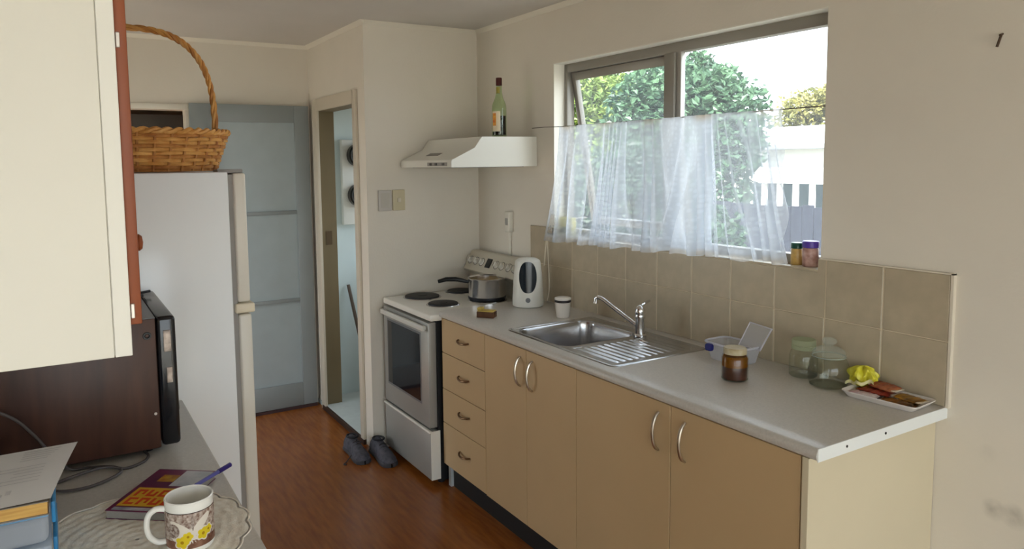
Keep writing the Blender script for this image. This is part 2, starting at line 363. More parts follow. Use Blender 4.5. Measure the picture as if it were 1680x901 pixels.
# ================================================================ kitchen window
w1 = struct('window_1', 'grey aluminium window with an open awning sash on the left', loc=((WX0+WX1)/2, .07, WZ0))
FY0, FY1 = .065, .11
obj('window_frame', MB().box(WX0+.004, WX0+.028, FY0, FY1, WZ0, WZ1-.004, .002).box(WX1-.028, WX1, FY0, FY1, WZ0, WZ1-.004, .002).box(WX0+.028, WX1-.028, FY0, FY1, WZ1-.045, WZ1-.004, .002).box(WX0+.028, WX1-.028, FY0, FY1, WZ0+.004, WZ0+.035, .002), FRAME, w1)
obj('mullion', MB().box(1.495, 1.555, FY0-.012, FY1, WZ0+.035, WZ1-.045, .003), FRAME, w1)
FRAME2 = mat('light_aluminium', (176, 172, 164), .35, metal=.5)
obj('glazing_bead', MB().box(1.556, 1.582, FY0, FY1-.02, WZ0+.035, WZ1-.045, .002), FRAME2, w1)
obj('pane', MB().box(1.582, WX1-.028, .088, .093, WZ0+.035, WZ1-.045), HAZY, w1)
H = Vector((0, .098, WZ1-.045)); MS = Matrix.Translation(H) @ Matrix.Rotation(R(10), 4, 'X')
sx0, sx1, sh = WX0+.03, 1.493, WZ1-.045-WZ0-.04
sash = obj('sash', MB().box(sx0, sx0+.03, -.012, .016, -sh, 0, .002, M=MS).box(sx1-.03, sx1, -.012, .016, -sh, 0, .002, M=MS).box(sx0+.03, sx1-.03, -.012, .016, -.04, 0, .002, M=MS).box(sx0+.03, sx1-.03, -.012, .016, -sh, -sh+.035, .002, M=MS), FRAME, w1)
obj('sash_pane', MB().box(sx0+.03, sx1-.03, 0, .005, -sh+.035, -.04, M=MS), HAZY, sash)
obj('stay', MB().box(WX0+.03, WX0+.042, .075, .18, 1.33, 1.337), FRAME2, w1)

# ================================================================ bench
XB0, XB1, YF, BT = .633, 2.717, -.60, .9
def handle(parent, p, axis, L=.125, out=.028, m=SATIN):
    pts = []
    for i in range(13):
        t = i/12; s = (t-.5)*L; o = out*(1-(2*t-1)**2)**.6 if 0 < t < 1 else 0
        pts.append((p[0]+s, p[1]-o-.001, p[2]) if axis == 'x' else (p[0], p[1]-o-.001, p[2]+s))
    if axis == 'x': pts = [(a, b, c-.007*(1-(2*i/12-1)**2)) for i, (a, b, c) in enumerate(pts)]
    return obj('handle', MB().tube(pts, [.0035]+[.0052]*11+[.0035], 8), m, parent)
# drawer unit
X = [.634, 1.053, 1.386, 1.718, 2.199, 2.664]
def carcass(x0, x1, sink_gap=False):
    zt = .70 if sink_gap else .862
    return MB().box(x0, x0+.016, -.566, -.02, .12, .862).box(x1-.016, x1, -.566, -.02, .12, .862).box(x0+.016, x1-.016, -.566, -.02, .12, .136).box(x0+.016, x1-.016, -.03, -.02, .136, .862)
du = thing('drawer_unit', 'beige four drawer unit between the stove and the cupboard doors', 'drawer unit', (.84, -.3, .12))
obj('body', carcass(.632, 1.053), CAB, du)
zs = [.862, .690, .508, .334, .118]
DRW = mat('bronze_handle', (120, 92, 66), .35, metal=.8)
for i in range(4):
    d = obj('drawer', MB().box(X[0], X[1]-.0015, -.585, -.567, zs[i+1]+.003, zs[i], .0012, 1), CAB, du)
    handle(d, (.858, -.585, (zs[i]+zs[i+1])/2+.012), 'x', .10, .022, DRW)
cA = thing('base_cabinet', 'beige two door base cabinet next to the drawers', 'cabinet', (1.385, -.3, .12))
obj('body', carcass(1.053, 1.718), CAB, cA)
cB = thing('base_cabinet', 'beige two door base cabinet at the open bench end', 'cabinet', (2.2, -.3, .12))
obj('body', carcass(1.718, 2.668), CAB, cB)
for t, x0, x1, hx in ((cA, X[1], X[2], 1.345), (cA, X[2], X[3], 1.432), (cB, X[3], X[4], 2.148), (cB, X[4], X[5], 2.262)):
    d = obj('door', MB().box(x0+.0015, x1-.0015, -.585, -.567, .118, .862, .0012, 1), CAB, t)
    handle(d, (hx, -.585, .765), 'z')
obj('end_panel', MB().box(2.670, 2.690, -.590, -.002, .0, .864, .001, 1), CABSIDE, cB)
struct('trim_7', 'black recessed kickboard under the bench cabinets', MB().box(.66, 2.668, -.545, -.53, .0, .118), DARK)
obj('foot', MB().box(.634, .660, -.56, -.50, 0, .118), mat('pale_foot', (188, 192, 194), .5), du)
# worktop with sink cut-out
SX0, SX1, SY0, SY1 = 1.165, 1.878, -.545, -.068
wt = thing('worktop', 'pale grey laminate worktop with the sink let into it', 'worktop', (1.67, -.3, .865))
prof = [(SY0+.01, .866), (YF+.012, .866), (YF+.003, .871), (YF, .88), (YF+.001, .888), (YF+.006, .896), (YF+.015, .9), (SY0+.01, .9)]
m = MB().prism(prof, 'x', XB0, XB1)
m.box(XB0, SX0+.01, SY0+.01, 0, .866, .9).box(SX1-.01, XB1, SY0+.01, 0, .866, .9).box(SX0+.01, SX1-.01, SY1-.01, 0, .866, .9)
obj('slab', m, TOP, wt)
es = obj('edge_strip', MB().box(XB1, XB1+.0025, YF+.004, 0, .866, .9), mat('white_edge_band', (232, 234, 232), .4), wt)
for y in (-.479, -.308): obj('screw', MB().cyl((0, 0, 0), .0035, .002, 12, M=Matrix.Translation((XB1+.002, y, .884)) @ Matrix.Rotation(R(90), 4, 'Y')), BLACK, es)

# sink
sk = thing('sink', 'stainless steel sink with bowl and ribbed drainer', 'sink', (1.52, -.3, .9))
BX0, BX1, BY0, BY1 = 1.20, 1.555, -.515, -.125
def sstep(a, b, t):
    t = max(0, min(1, (t-a)/(b-a))); return t*t*(3-2*t)
def rr(px, py, x0, x1, y0, y1, r):       # signed distance inside rounded rect (positive inside)
    cx, cy = (x0+x1)/2, (y0+y1)/2; qx = abs(px-cx)-(x1-x0)/2+r; qy = abs(py-cy)-(y1-y0)/2+r
    return r-math.hypot(max(qx, 0), max(qy, 0))-min(max(qx, qy), 0)
def sinkz(u, v):
    x = SX0+u*(SX1-SX0); y = SY0+v*(SY1-SY0); r = .03
    cx = min(max(x, SX0+r), SX1-r); cy = min(max(y, SY0+r), SY1-r); d = math.hypot(x-cx, y-cy)
    if d > r: x = cx+(x-cx)*r/d; y = cy+(y-cy)*r/d
    e = rr(x, y, SX0, SX1, SY0, SY1, r)
    z = .9005+.0035*sstep(0, .006, e)-.004*sstep(.012, .022, e)
    b = rr(x, y, BX0, BX1, BY0, BY1, .06)
    if b > 0: z -= .155*sstep(0, .028, b)
    elif x > BX1+.03 and SY0+.05 < y < SY1-.06 and x < SX1-.04:
        k = sstep(BX1+.03, BX1+.05, x)*(1-sstep(SX1-.06, SX1-.04, x))
        z += k*.0035*(math.cos((y-SY0)*2*math.pi/.033)*.5+.5) - .001
    return (x, y, z)
obj('basin', MB().surf(sinkz, 190, 120), STEEL, sk, smooth=180)
obj('drain', MB().lathe([(.0, .001), (.016, .001), (.02, .003), (.034, .004), (.036, 0)], (1.375, -.30, .742), 32), CHROME, sk)
# tap
tp = thing('mixer_tap', 'chrome mixer tap with long spout behind the sink', 'tap', (1.578, -.146, .9))
obj('body', MB().lathe([(0, 0), (.026, 0), (.026, .006), (.02, .012), (.0185, .07), (.021, .074), (.021, .09), (.019, .094)], (1.578, -.146, .9012), 32), CHROME, tp)
lv = obj('lever', MB().lathe([(.019, 0), (.021, .004), (.021, .02), (.015, .034), (.006, .04), (0, .041)], (1.578, -.146, .992), 32), CHROME, tp)
obj('lever_arm', MB().tube([(1.578, -.142, 1.022), (1.574, -.115, 1.036), (1.568, -.085, 1.042)], [.007, .006, .005], 10), CHROME, lv)
sp = [(1.565, -.15, .945), (1.52, -.161, .967), (1.46, -.176, .998), (1.405, -.190, 1.028), (1.388, -.195, 1.036), (1.372, -.199, 1.038), (1.362, -.202, 1.033), (1.360, -.203, 1.012)]
obj('spout', MB().tube(sp, [.0095, .0092, .009, .009, .009, .009, .0095, .0105], 14), CHROME, tp)

# ================================================================ stove
SVX0, SVX1, SVF = .035, .612, -.60
sv = thing('stove', 'white electric stove with black hotplates and silver oven door', 'stove', (.32, -.33, 0))
SILV = mat('silver_grey_enamel', (158, 156, 150), .38, metal=.25, var=.02)
obj('body', MB().box(SVX0+.006, SVX1-.004, SVF, -.03, .02, .848), mat('black_side_panel', (20, 20, 22), .5), sv)
hob = obj('hob_top', MB().box(SVX0, SVX1+.019, -.645, -.03, .848, .88, .006, 3), WHITE, sv)
for x, y, r in ((.148, -.458, .098), (.405, -.458, .080), (.125, -.20, .080), (.43, -.20, .098)):
    h = obj('hotplate', MB().lathe([(0, .012), (r*.25, .012), (r*.28, .010), (r*.9, .012), (r*.97, .010), (r, .004), (r, 0)], (x, y, .8795), 40), IRON, sv)
    obj('hotplate_ring', MB().lathe([(r, .004), (r+.007, .004), (r+.010, .0)], (x, y, .8795), 40), STEEL, h)
ov = obj('oven_door', MB().box(SVX0, SVX1-.012, -.645, SVF, .298, .836, .004), SILV, sv)
obj('oven_window', MB().box(.095, .505, -.6475, -.644, .415, .762, .001, 1), mat('dark_oven_glass', (24, 25, 30), .06, spec=.8), ov)
obj('oven_window_border', MB().box(.083, .517, -.6462, -.6445, .403, .774, .001, 1), mat('oven_border', (120, 122, 124), .3, metal=.3), ov)
obj('oven_handle', MB().box(.05, SVX1-.022, -.672, -.655, .795, .822, .005).box(.06, .085, -.66, -.644, .80, .818).box(SVX1-.06, SVX1-.035, -.66, -.644, .80, .818), mat('pale_handle', (205, 203, 195), .35), ov)
dr = obj('storage_drawer', MB().box(SVX0, SVX1+.004, -.648, SVF, .035, .285, .004), SILV, sv)
obj('drawer_edge', MB().box(SVX1+.004, SVX1+.007, -.648, SVF+.005, .035, .287, .001, 1).box(SVX0, SVX1+.004, -.655, -.64, .278, .289, .002), WHITE, dr)
for x in (.08, .57):
    for y in (-.57, -.08): obj('foot', MB().cyl((x, y, 0), .018, .022, 16), BLACK, sv)
bg = obj('control_panel', MB().prism([(-.03, .88), (-.075, .88), (-.075, .972), (-.112, .990), (-.118, 1.0), (-.062, 1.100), (-.05, 1.108), (-.03, 1.108)], 'x', SVX0-.02, SVX1), mat('darkened_white_enamel', (200, 192, 174), .35), sv)  # panel enamel toned darker so the white knobs stand out
nrm = Vector((0, -.872, .489)).normalized(); q = nrm.to_track_quat('Z', 'Y').to_matrix().to_4x4()
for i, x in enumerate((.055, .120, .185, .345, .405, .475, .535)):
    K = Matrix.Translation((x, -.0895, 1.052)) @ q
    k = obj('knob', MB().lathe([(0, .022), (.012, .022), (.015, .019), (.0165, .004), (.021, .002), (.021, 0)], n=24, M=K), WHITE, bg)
    obj('knob_shade_ring', MB().lathe([(.021, .0005), (.0255, .0012), (.0255, 0)], n=24, M=K), mat('grey_shade_ring', (112, 106, 98), .5), k)  # grey ring paints the dark shadow outline round each knob
    obj('knob_grip', MB().box(-.004, .004, -.014, .014, .018, .028, .0015, 1, M=K), mat('knob_grip', (190, 184, 170), .4), k)
obj('timer', MB().box(-.026, .026, -.028, .028, 0, .004, .001, 1, M=Matrix.Translation((.263, -.0895, 1.052)) @ q), BLACK, bg)
obj('timer_label', MB().box(-.012, .012, -.034, -.024, 0, .004, M=Matrix.Translation((.40, -.0895, 1.038)) @ q), BLACK, bg)

# saucepan
pn = thing('saucepan', 'stainless steel saucepan with a black handle on the back hotplate', 'saucepan', (.435, -.205, .892))
cx, cy, cz = .435, -.205, .8925
POT = mat('polished_pot_steel', (228, 228, 230), .2, metal=1)
obj('body', MB().lathe([(0, 0), (.094, 0), (.1, .004), (.101, .104), (.106, .112), (.104, .114), (.099, .108), (.097, .01), (0, .006)], (cx, cy, cz), 48), POT, pn)
obj('food', MB().lathe([(0, .082), (.05, .084), (.0975, .080)], (cx, cy, cz), 32), mat('cooked_food', (176, 142, 60), .6, var=.3, scale=40, bump=.3), pn)
obj('base_rim', MB().lathe([(.098, .0005), (.1035, .002), (.1035, .012), (.100, .014)], (cx, cy, cz), 48), mat('dark_steel_base', (60, 60, 64), .4, metal=.8), pn)
dv = Vector((-.52, -.855, 0)).normalized()
hp = [Vector((cx, cy, cz+.088))+dv*d+Vector((0, 0, z)) for d, z in ((.10, 0), (.13, .008), (.17, .016), (.22, .016), (.265, .004))]
obj('handle', MB().tube(hp, [.008, .011, .0125, .0125, .010], 12), BLACK, pn)
# things on the left end of the worktop
ke = thing('electric_kettle', 'white electric kettle with a dark oval water window', 'kettle', (.775, -.165, .9), math.atan2(-2.04, 3.05))
obj('body', MB().lathe([(0, 0), (.070, 0), (.078, .006), (.079, .03), (.072, .15), (.066, .215), (.062, .232), (.045, .243), (0, .245)], n=48), mat('white_plastic', (224, 222, 214), .35), ke, world_co=False)
def kw(u, v):   # oval window following the body, facing local +x
    a = 2*math.pi*u; w = v*.044; zz = .155+math.sin(a)*v*.078; yy = math.cos(a)*w*(1 if True else 0)
    sq = abs(math.cos(a))**.75*(1 if math.cos(a) > 0 else -1); yy = sq*w
    rad = .0795-(zz-.03)*.0585 if zz > .03 else .079
    return (math.sqrt(max(rad*rad-yy*yy, 0))+.0015, yy, zz)
obj('water_window', MB().surf(kw, 40, 8, closeu=True), mat('dark_kettle_window', (30, 38, 46), .12), ke, world_co=False)
obj('switch_button', MB().lathe([(0, .004), (.006, .004), (.0062, .0025), (.009, .0025), (.0095, .004), (.012, .004), (.0125, 0)], n=24, M=Matrix.Translation((.078, 0, .042)) @ Matrix.Rotation(R(90), 4, 'Y')), mat('grey_button', (120, 122, 124), .4), ke, world_co=False)
obj('handle', MB().tube([(-.05, 0, .215), (-.095, 0, .212), (-.108, 0, .18), (-.105, 0, .10), (-.09, 0, .05), (-.07, 0, .04)], [.012, .012, .011, .011, .011, .012], 10), mat('white_plastic', (0, 0, 0)), ke, world_co=False)
CORD = mat('pale_cord', (206, 196, 176), .5)
cord = [(.79, -.075, 1.10), (.765, -.05, 1.17), (.755, -.035, 1.235), (.752, -.03, 1.255), (.754, -.03, 1.22), (.762, -.03, 1.12), (.77, -.03, .98), (.775, -.05, .906)]
def smooth_path(P, k=8):
    P = [Vector(p) for p in P]; out = []
    for i in range(len(P)-1):
        a, b, c_, d = P[max(i-1, 0)], P[i], P[i+1], P[min(i+2, len(P)-1)]
        for j in range(k):
            t = j/k; out.append(.5*((2*b)+(-a+c_)*t+(2*a-5*b+4*c_-d)*t*t+(-a+3*b-3*c_+d)*t**3))
    return out+[P[-1]]
tag(obj('kettle_cord', MB().tube(smooth_path(cord), .0032, 8), CORD), 'pale cord rising behind the white kettle', 'cord')
iso = thing('stove_isolator', 'slim white isolator on conduit above the stove', 'isolator', (.365, -.012, 1.1))
obj('conduit', MB().box(.352, .368, -.014, 0, 1.10, 1.35, .002), mat('white_conduit', (226, 220, 206), .4), iso)
obj('box', MB().box(.34, .385, -.03, 0, 1.235, 1.35, .004), mat('white_conduit', (0, 0, 0)), iso)
obj('rocker', MB().box(.352, .373, -.034, -.028, 1.275, 1.315, .002), mat('grey_rocker', (160, 156, 148), .4), iso)
cup = thing('lidded_cup', 'small white cup with a dark banded lid beside the kettle', 'cup', (1.09, -.18, .9))
obj('body', MB().lathe([(0, 0), (.028, 0), (.031, .004), (.0365, .070), (.035, .072), (0, .07)], (1.09, -.18, .9), 32), mat('white_ceramic', (230, 222, 212), .25), cup)
obj('band', MB().lathe([(.0365, .071), (.0385, .072), (.0385, .082), (.0365, .083)], (1.09, -.18, .9), 32), mat('dark_band', (40, 34, 32), .4), cup)
obj('lid', MB().lathe([(.0385, .083), (.039, .086), (.038, .091), (.030, .094), (0, .095)], (1.09, -.18, .9), 32), mat('white_ceramic', (0, 0, 0)), cup)
sb = thing('small_carton', 'small brown and yellow carton on the worktop before the stove', 'carton', (.893, -.478, .9), R(40))
obj('carton_body', MB().box(-.042, .042, -.026, .026, 0, .028, .002), mat('brown_card', (84, 52, 30), .5, var=.3, scale=30), sb, world_co=False)
obj('carton_top', MB().box(-.040, .040, -.024, .024, .028, .033, .002), mat('yellow_card', (190, 164, 84), .5, var=.25, scale=25), sb, world_co=False)
obj('pull_tab', MB().box(-.042, -.018, -.02, .02, .033, .046, .004), mat('yellow_card', (0, 0, 0)), sb, world_co=False)

# ================================================================ range hood and bottle
hd = thing('range_hood', 'white sloping range hood in the corner above the stove', 'range hood', (.32, -.02, 1.6))
hp = [(-.003, 1.603), (-.003, 1.757), (-.335, 1.755), (-.352, 1.735), (-.378, 1.700), (-.508, 1.640), (-.512, 1.632), (-.512, 1.603)]
HW = mat('white_hood_enamel', (222, 219, 208), .35)
obj('hood_body', MB().prism(hp, 'x', .02, .625), HW, hd)
obj('filter_panel', MB().box(.06, .585, -.46, -.06, 1.600, 1.604), mat('grey_filter', (120, 116, 110), .5, metal=.5), hd)
obj('switch_strip', MB().box(.36, .58, -.5135, -.5115, 1.61, 1.628), mat('grey_switch_strip', (150, 146, 140), .4), hd)
for x in (.40, .46, .54): obj('switch', MB().box(x-.012, x+.012, -.5165, -.513, 1.613, 1.625, .001, 1), mat('dark_switch', (92, 90, 88), .4), hd)
T = Matrix.Translation((.30, -.443, 1.670)) @ Matrix.Rotation(R(24.8), 4, 'X')
obj('badge', MB().box(-.07, .07, -.016, .016, 0, .002, M=T), mat('grey_badge', (128, 122, 114), .4), hd)
bo = thing('bottle', 'green glass bottle of dark liquid standing on the range hood', 'bottle', (.49, -.15, 1.757))
bx, by, bz = .49, -.15, 1.7575
pb = [(0, .004), (.030, 0), (.037, .003), (.0385, .012), (.0385, .150), (.036, .172), (.022, .205), (.0155, .235), (.0145, .285), (.016, .287), (.016, .296), (.0135, .297)]
obj('glass', MB().lathe(pb, (bx, by, bz), 40), pane_mat('green_bottle_glass', (.78, .88, .70), fres=True), bo)
obj('wine', MB().lathe([(0, .010), (.035, .013), (.035, .112), (0, .112)], (bx, by, bz), 32), mat('dark_wine', (26, 14, 20), .15), bo)
obj('cap', MB().lathe([(.0125, .27), (.0165, .27), (.0165, .308), (.015, .311), (0, .311)], (bx, by, bz), 24), mat('dark_red_cap', (70, 24, 22), .35), bo)
def cylpatch(cx, cy, r, th0, th1, z0, z1, nu=16):
    return MB().surf(lambda u, v: (cx+r*math.cos(th0+(th1-th0)*u), cy+r*math.sin(th0+(th1-th0)*u), z0+(z1-z0)*v), nu, 1)
av = math.atan2(CAM[1]-by, CAM[0]-bx)
lb = obj('label', cylpatch(bx, by, .0392, av-1.15, av+.15, bz+.03, bz+.135), mat('cream_label', (222, 206, 176), .5), bo)
obj('label_picture', cylpatch(bx, by, .0396, av-1.0, av-.45, bz+.06, bz+.125), mat('orange_label_print', (200, 92, 30), .5, c2=(226, 170, 60), scale=60), lb)
obj('neck_label', cylpatch(bx, by, .0165, av-1.1, av+.3, bz+.228, bz+.262), mat('olive_label', (150, 140, 60), .5), bo)

# ================================================================ switches
def switchplate(y0, y1, label, m, two):
    t = thing('wall_switch', label, 'switch', (0, (y0+y1)/2, 1.36))
    p = obj('plate', MB().box(0, .014, y0, y1, 1.362, 1.478, .003), m, t)
    if two: obj('rocker', MB().box(.014, .019, (y0+y1)/2-.011, (y0+y1)/2+.011, 1.41, 1.432, .002), mat('cream_rocker', (214, 204, 182), .4), t)
    else:
        obj('socket_face', MB().box(.014, .0155, y0+.012, y1-.012, 1.38, 1.462, .001, 1), mat('grey_socket', (190, 184, 172), .4), t)
switchplate(-.648, -.570, 'greyish blank plate left of the cream light switch', mat('grey_plate', (196, 190, 182), .4), False)
switchplate(-.562, -.488, 'cream light switch plate beside the grey blank plate', mat('cream_plate', (206, 194, 160), .4), True)

# ================================================================ cupboard contents
mb_ = thing('meter_board', 'white meter board with round black dials in the cupboard', 'meter board', (-.96, -.35, 1.2))
obj('board', MB().box(-.984, -.94, -.515, -.16, 1.215, 1.79, .003), mat('white_board', (226, 228, 224), .4), mb_)
for z in (1.685, 1.415):
    d = obj('meter', MB().lathe([(.078, 0), (.078, .05), (.07, .058), (0, .06)], n=32, M=Matrix.Translation((-.94, -.405, z)) @ Matrix.Rotation(R(90), 4, 'Y')), mat('black_meter', (30, 34, 36), .25), mb_)
    obj('meter_ring', MB().lathe([(.06, .0), (.066, .004), (.072, 0)], n=32, M=Matrix.Translation((-.884, -.405, z)) @ Matrix.Rotation(R(90), 4, 'Y')), mat('grey_ring', (70, 74, 76), .4), d)
for i in range(6): obj('fuse', MB().box(-.94, -.925, -.385, -.355, 1.235+i*.022, 1.252+i*.022, .002), mat('brass_fuse', (160, 140, 90), .4, metal=.6), mb_)
br = thing('broom', 'thin dark broom leaning inside the meter cupboard', 'broom', (-.45, -.40, .03))
p0, p1 = Vector((-.96, -.49, .80)), Vector((-.78, -.405, .07))
obj('broomstick', MB().tube([p0, p1], .012, 10), mat('dark_stick', (92, 80, 70), .5), br)
obj('broom_head', MB().box(-.86, -.72, -.43, -.37, .031, .09, .01), mat('broom_bristle', (70, 64, 60), .8, bump=.4), br)
bag = tag(obj('crumpled_bag', MB().surf(lambda u, v: (-.50+.10*math.sin(math.pi*v)**.6*math.cos(2*math.pi*u)*(1+.2*math.sin(9*u*6.28+v*9)), -.42+.08*math.sin(math.pi*v)**.6*math.sin(2*math.pi*u)*(1+.22*math.sin(7*u*6.28+v*6)), .031+.13*(1-math.cos(math.pi*v))/2*(1+.15*math.sin(5*u*6.28))), 36, 14, closeu=True), mat('grey_bag', (150, 156, 156), .5, c2=(60, 66, 70), scale=22)), 'crumpled grey bag on the meter cupboard floor', 'bag')
# wardrobe in the hall
wd = thing('wardrobe', 'dark reddish wardrobe seen through the far doorway', 'wardrobe', (-2.1, -2.05, 0))
obj('carcass', MB().box(-2.38, -1.95, -2.42, -1.90, 0, 1.98), mat('dark_red_timber', (70, 28, 24), .5, var=.2, scale=5, stretch=(1, 1, .1)), wd)
obj('door', MB().box(-1.949, -1.93, -2.40, -1.965, .06, 1.96, .002), mat('near_black_door', (24, 18, 18), .4), wd)
hp_ = thing('hall_partition', 'dim grey partition standing beyond the far doorway', 'partition', (-1.6, -1.6, 0))
obj('panel', MB().box(-1.90, -1.87, -1.89, -1.3, 0, 1.99, .002), mat('dim_grey_panel', (110, 106, 100), .6), hp_)

# ================================================================ shoes
def shoe(loc, rot, label):
    t = thing('sneaker', label, 'shoe', loc, rot, 'worn grey sneakers by the stove')
    S = [(-.128, .0004, .045, 0), (-.125, .030, .06, .0), (-.118, .038, .078, 0), (-.09, .038, .085, 0), (-.04, .036, .082, 0), (.0, .038, .072, 0), (.05, .044, .058, 0), (.09, .045, .046, 0), (.12, .038, .036, 0), (.134, .022, .027, 0), (.140, .0004, .012, 0)]
    def up_(u, v):
        x = u*(len(S)-1); i = min(int(x), len(S)-2); k = x-i
        X_, w_, h_ = [S[i][j]*(1-k)+S[i+1][j]*k for j in range(3)]
        a = math.pi*v
        return (X_, math.cos(a)*w_, .02+math.sin(a)**.8*(h_-.01))
    obj('upper', MB().surf(up_, 40, 16), mat('grey_mesh_fabric', (92, 90, 98), .8, c2=(60, 58, 66), scale=40, bump=.3, bscale=200), t, world_co=False)
    def so_(u, v):
        x = u*(len(S)-1); i = min(int(x), len(S)-2); k = x-i
        X_, w_ = [S[i][j]*(1-k)+S[i+1][j]*k for j in range(2)]; a = 2*math.pi*v
        return (X_*1.02, (w_+.004)*max(-1, min(1, 1.3*math.cos(a))), .012+.011*max(-1, min(1, 1.4*math.sin(a))))
    obj('sole', MB().surf(so_, 40, 16), mat('dark_grey_rubber', (64, 62, 66), .6), t, world_co=False)
    obj('collar', MB().tube([(-.115+.095*(1-math.cos(a))/2 if True else 0, .028*math.sin(a), .094-.006*math.cos(a)) for a in [2*math.pi*i/24 for i in range(24)]], .006, 8, closed=True), mat('black_padding', (30, 28, 34), .8), t, world_co=False)
    m = MB()
    for i in range(4):
        x = .0+i*.018; z = .096-.012*i-.006
        m.tube([(x, -.02, z-.010), (x+.004, 0, z), (x, .02, z-.010)], .003, 6)
    obj('laces', m, mat('dark_lace', (48, 44, 46), .7), t, world_co=False)
    return t
s1 = shoe((.03, -.825, 0), R(-2), 'grey sneaker lying further from the stove drawer')
s2 = shoe((.145, -.715, 0), R(-3), 'grey sneaker touching the stove drawer')
obj('trailing_lace', MB().tube(smooth_path([(.0, .03, .08), (.04, -.03, .04), (.06, -.075, .006), (.085, -.10, .004), (.10, -.09, .004)]), .003, 6), mat('dark_lace', (0, 0, 0)), s1, world_co=False)

# ================================================================ right end of the worktop
def jar(name, label, loc, outer, th, cat='jar'):
    t = thing(name, label, cat, loc)
    obj('glass', MB().lathe(outer[1:], loc, 40), GLASS, t)
    obj('glass_base', MB().lathe([(0, .001), (outer[1][0], .001), (outer[2][0]-.001, outer[2][1]), (outer[2][0]*.9, outer[2][1]+.002), (0, outer[2][1])], loc, 40), GLASS, t)
    obj('glass_lip', MB().tube([(loc[0]+outer[-1][0]*math.cos(2*math.pi*k/40), loc[1]+outer[-1][0]*math.sin(2*math.pi*k/40), loc[2]+outer[-1][1]) for k in range(40)], .0022, 6, closed=True), sheer_mat('thick_glass_edge', (214, 222, 212), .4, .3), t)
    return t
j1 = jar('jam_jar', 'honey coloured jar of brown preserve near the sink drainer', (2.198, -.296, .9), [(0, 0), (.038, 0), (.0435, .005), (.0435, .072), (.040, .082), (.034, .088), (.034, .098)], .0025)
def preserve():
    m = mat('brown_preserve', (120, 62, 20), .25, c2=(176, 112, 40), scale=14)
    return m
obj('preserve', MB().lathe([(0, .004), (.038, .004), (.0405, .008), (.0405, .046), (0, .046)], (2.198, -.296, .9), 32), mat('dark_preserve', (74, 34, 16), .3, var=.3, scale=30), j1)
obj('honey_film', MB().lathe([(.0405, .046), (.0405, .071), (.037, .080), (.036, .080), (.0395, .070), (.0395, .046)], (2.198, -.296, .9), 32), sheer_mat('amber_film', (170, 108, 36), .75, .5), j1)
obj('lid', MB().lathe([(.0345, .088), (.0375, .088), (.0375, .104), (.034, .108), (0, .109)], (2.198, -.296, .9), 32), mat('pale_lid', (196, 186, 164), .35, c2=(168, 150, 110), scale=30), j1)
j2 = jar('glass_jar', 'small empty glass jar with a screw lid behind the larger one', (2.295, -.075, .9), [(0, 0), (.040, 0), (.0445, .006), (.0445, .070), (.040, .085), (.034, .092), (.034, .10)], .003)
obj('lid', MB().lathe([(.0355, .092), (.038, .093), (.038, .104), (.0365, .106), (.038, .108), (.038, .122), (.036, .125), (0, .125)], (2.295, -.075, .9), 36), sheer_mat('greenish_plastic_lid', (196, 204, 172), .7, .4), j2)
j3 = jar('glass_jar', 'large empty glass jar with a knobbed glass lid by the snack tray', (2.408, -.105, .9), [(0, 0), (.045, 0), (.056, .006), (.061, .03), (.061, .065), (.055, .085), (.047, .094), (.049, .098)], .0035)
obj('lid', MB().lathe([(0, .103), (.049, .103), (.051, .106), (.046, .116), (.030, .126), (.014, .130), (.012, .134), (.020, .140), (.023, .147), (.018, .154), (0, .157)], (2.408, -.105, .9), 36), sheer_mat('moulded_glass', (218, 226, 216), .22, .3), j3)
# plastic tub with leaning lid
tb = thing('plastic_tub', 'clear plastic tub with its lid propped open behind the brown jar', 'tub', (2.035, -.115, .9))
PL = sheer_mat('milky_plastic', (232, 234, 242), .48, .4)
def tubf(s, z0, z1, cx=2.035, cy=-.115):
    def f(u, v):
        a = 2*math.pi*u; c_, s_ = math.cos(a), math.sin(a); e = .4
        k = .82+.18*v
        return (cx+.088*k*math.copysign(abs(c_)**e, c_)*s, cy+.062*k*math.copysign(abs(s_)**e, s_)*s, z0+(z1-z0)*v)
    return f
obj('tub_wall', MB().surf(tubf(1, .901, .962), 48, 3, closeu=True), PL, tb)
obj('tub_base', MB().lathe([(0, .0), (.075, .0), (.075, .002), (0, .002)], (2.035, -.115, .901), 24, sy=.7), PL, tb)
obj('rim', MB().tube([tubf(1.03, .9, .962)(i/48, 1) for i in range(48)], .004, 6, closed=True), sheer_mat('milky_rim', (232, 232, 240), .8, .4), tb)
LC = [Vector(p) for p in ((2.045, -.098, .955), (2.138, -.098, .955), (2.146, -.048, 1.026), (2.052, -.048, 1.034))]
ld = obj('tub_lid', MB().surf(lambda u, v: (LC[0]*(1-u)+LC[1]*u)*(1-v)+(LC[3]*(1-u)+LC[2]*u)*v, 4, 4), PL, tb)
obj('lid_rim', MB().tube(LC, .0035, 6, closed=True), sheer_mat('milky_rim', (0, 0, 0), 1), ld)
obj('blue_clip', MB().box(1.975, 2.005, -.20, -.178, .935, .962, .008, 3), mat('navy_plastic', (30, 34, 120), .4), tb)
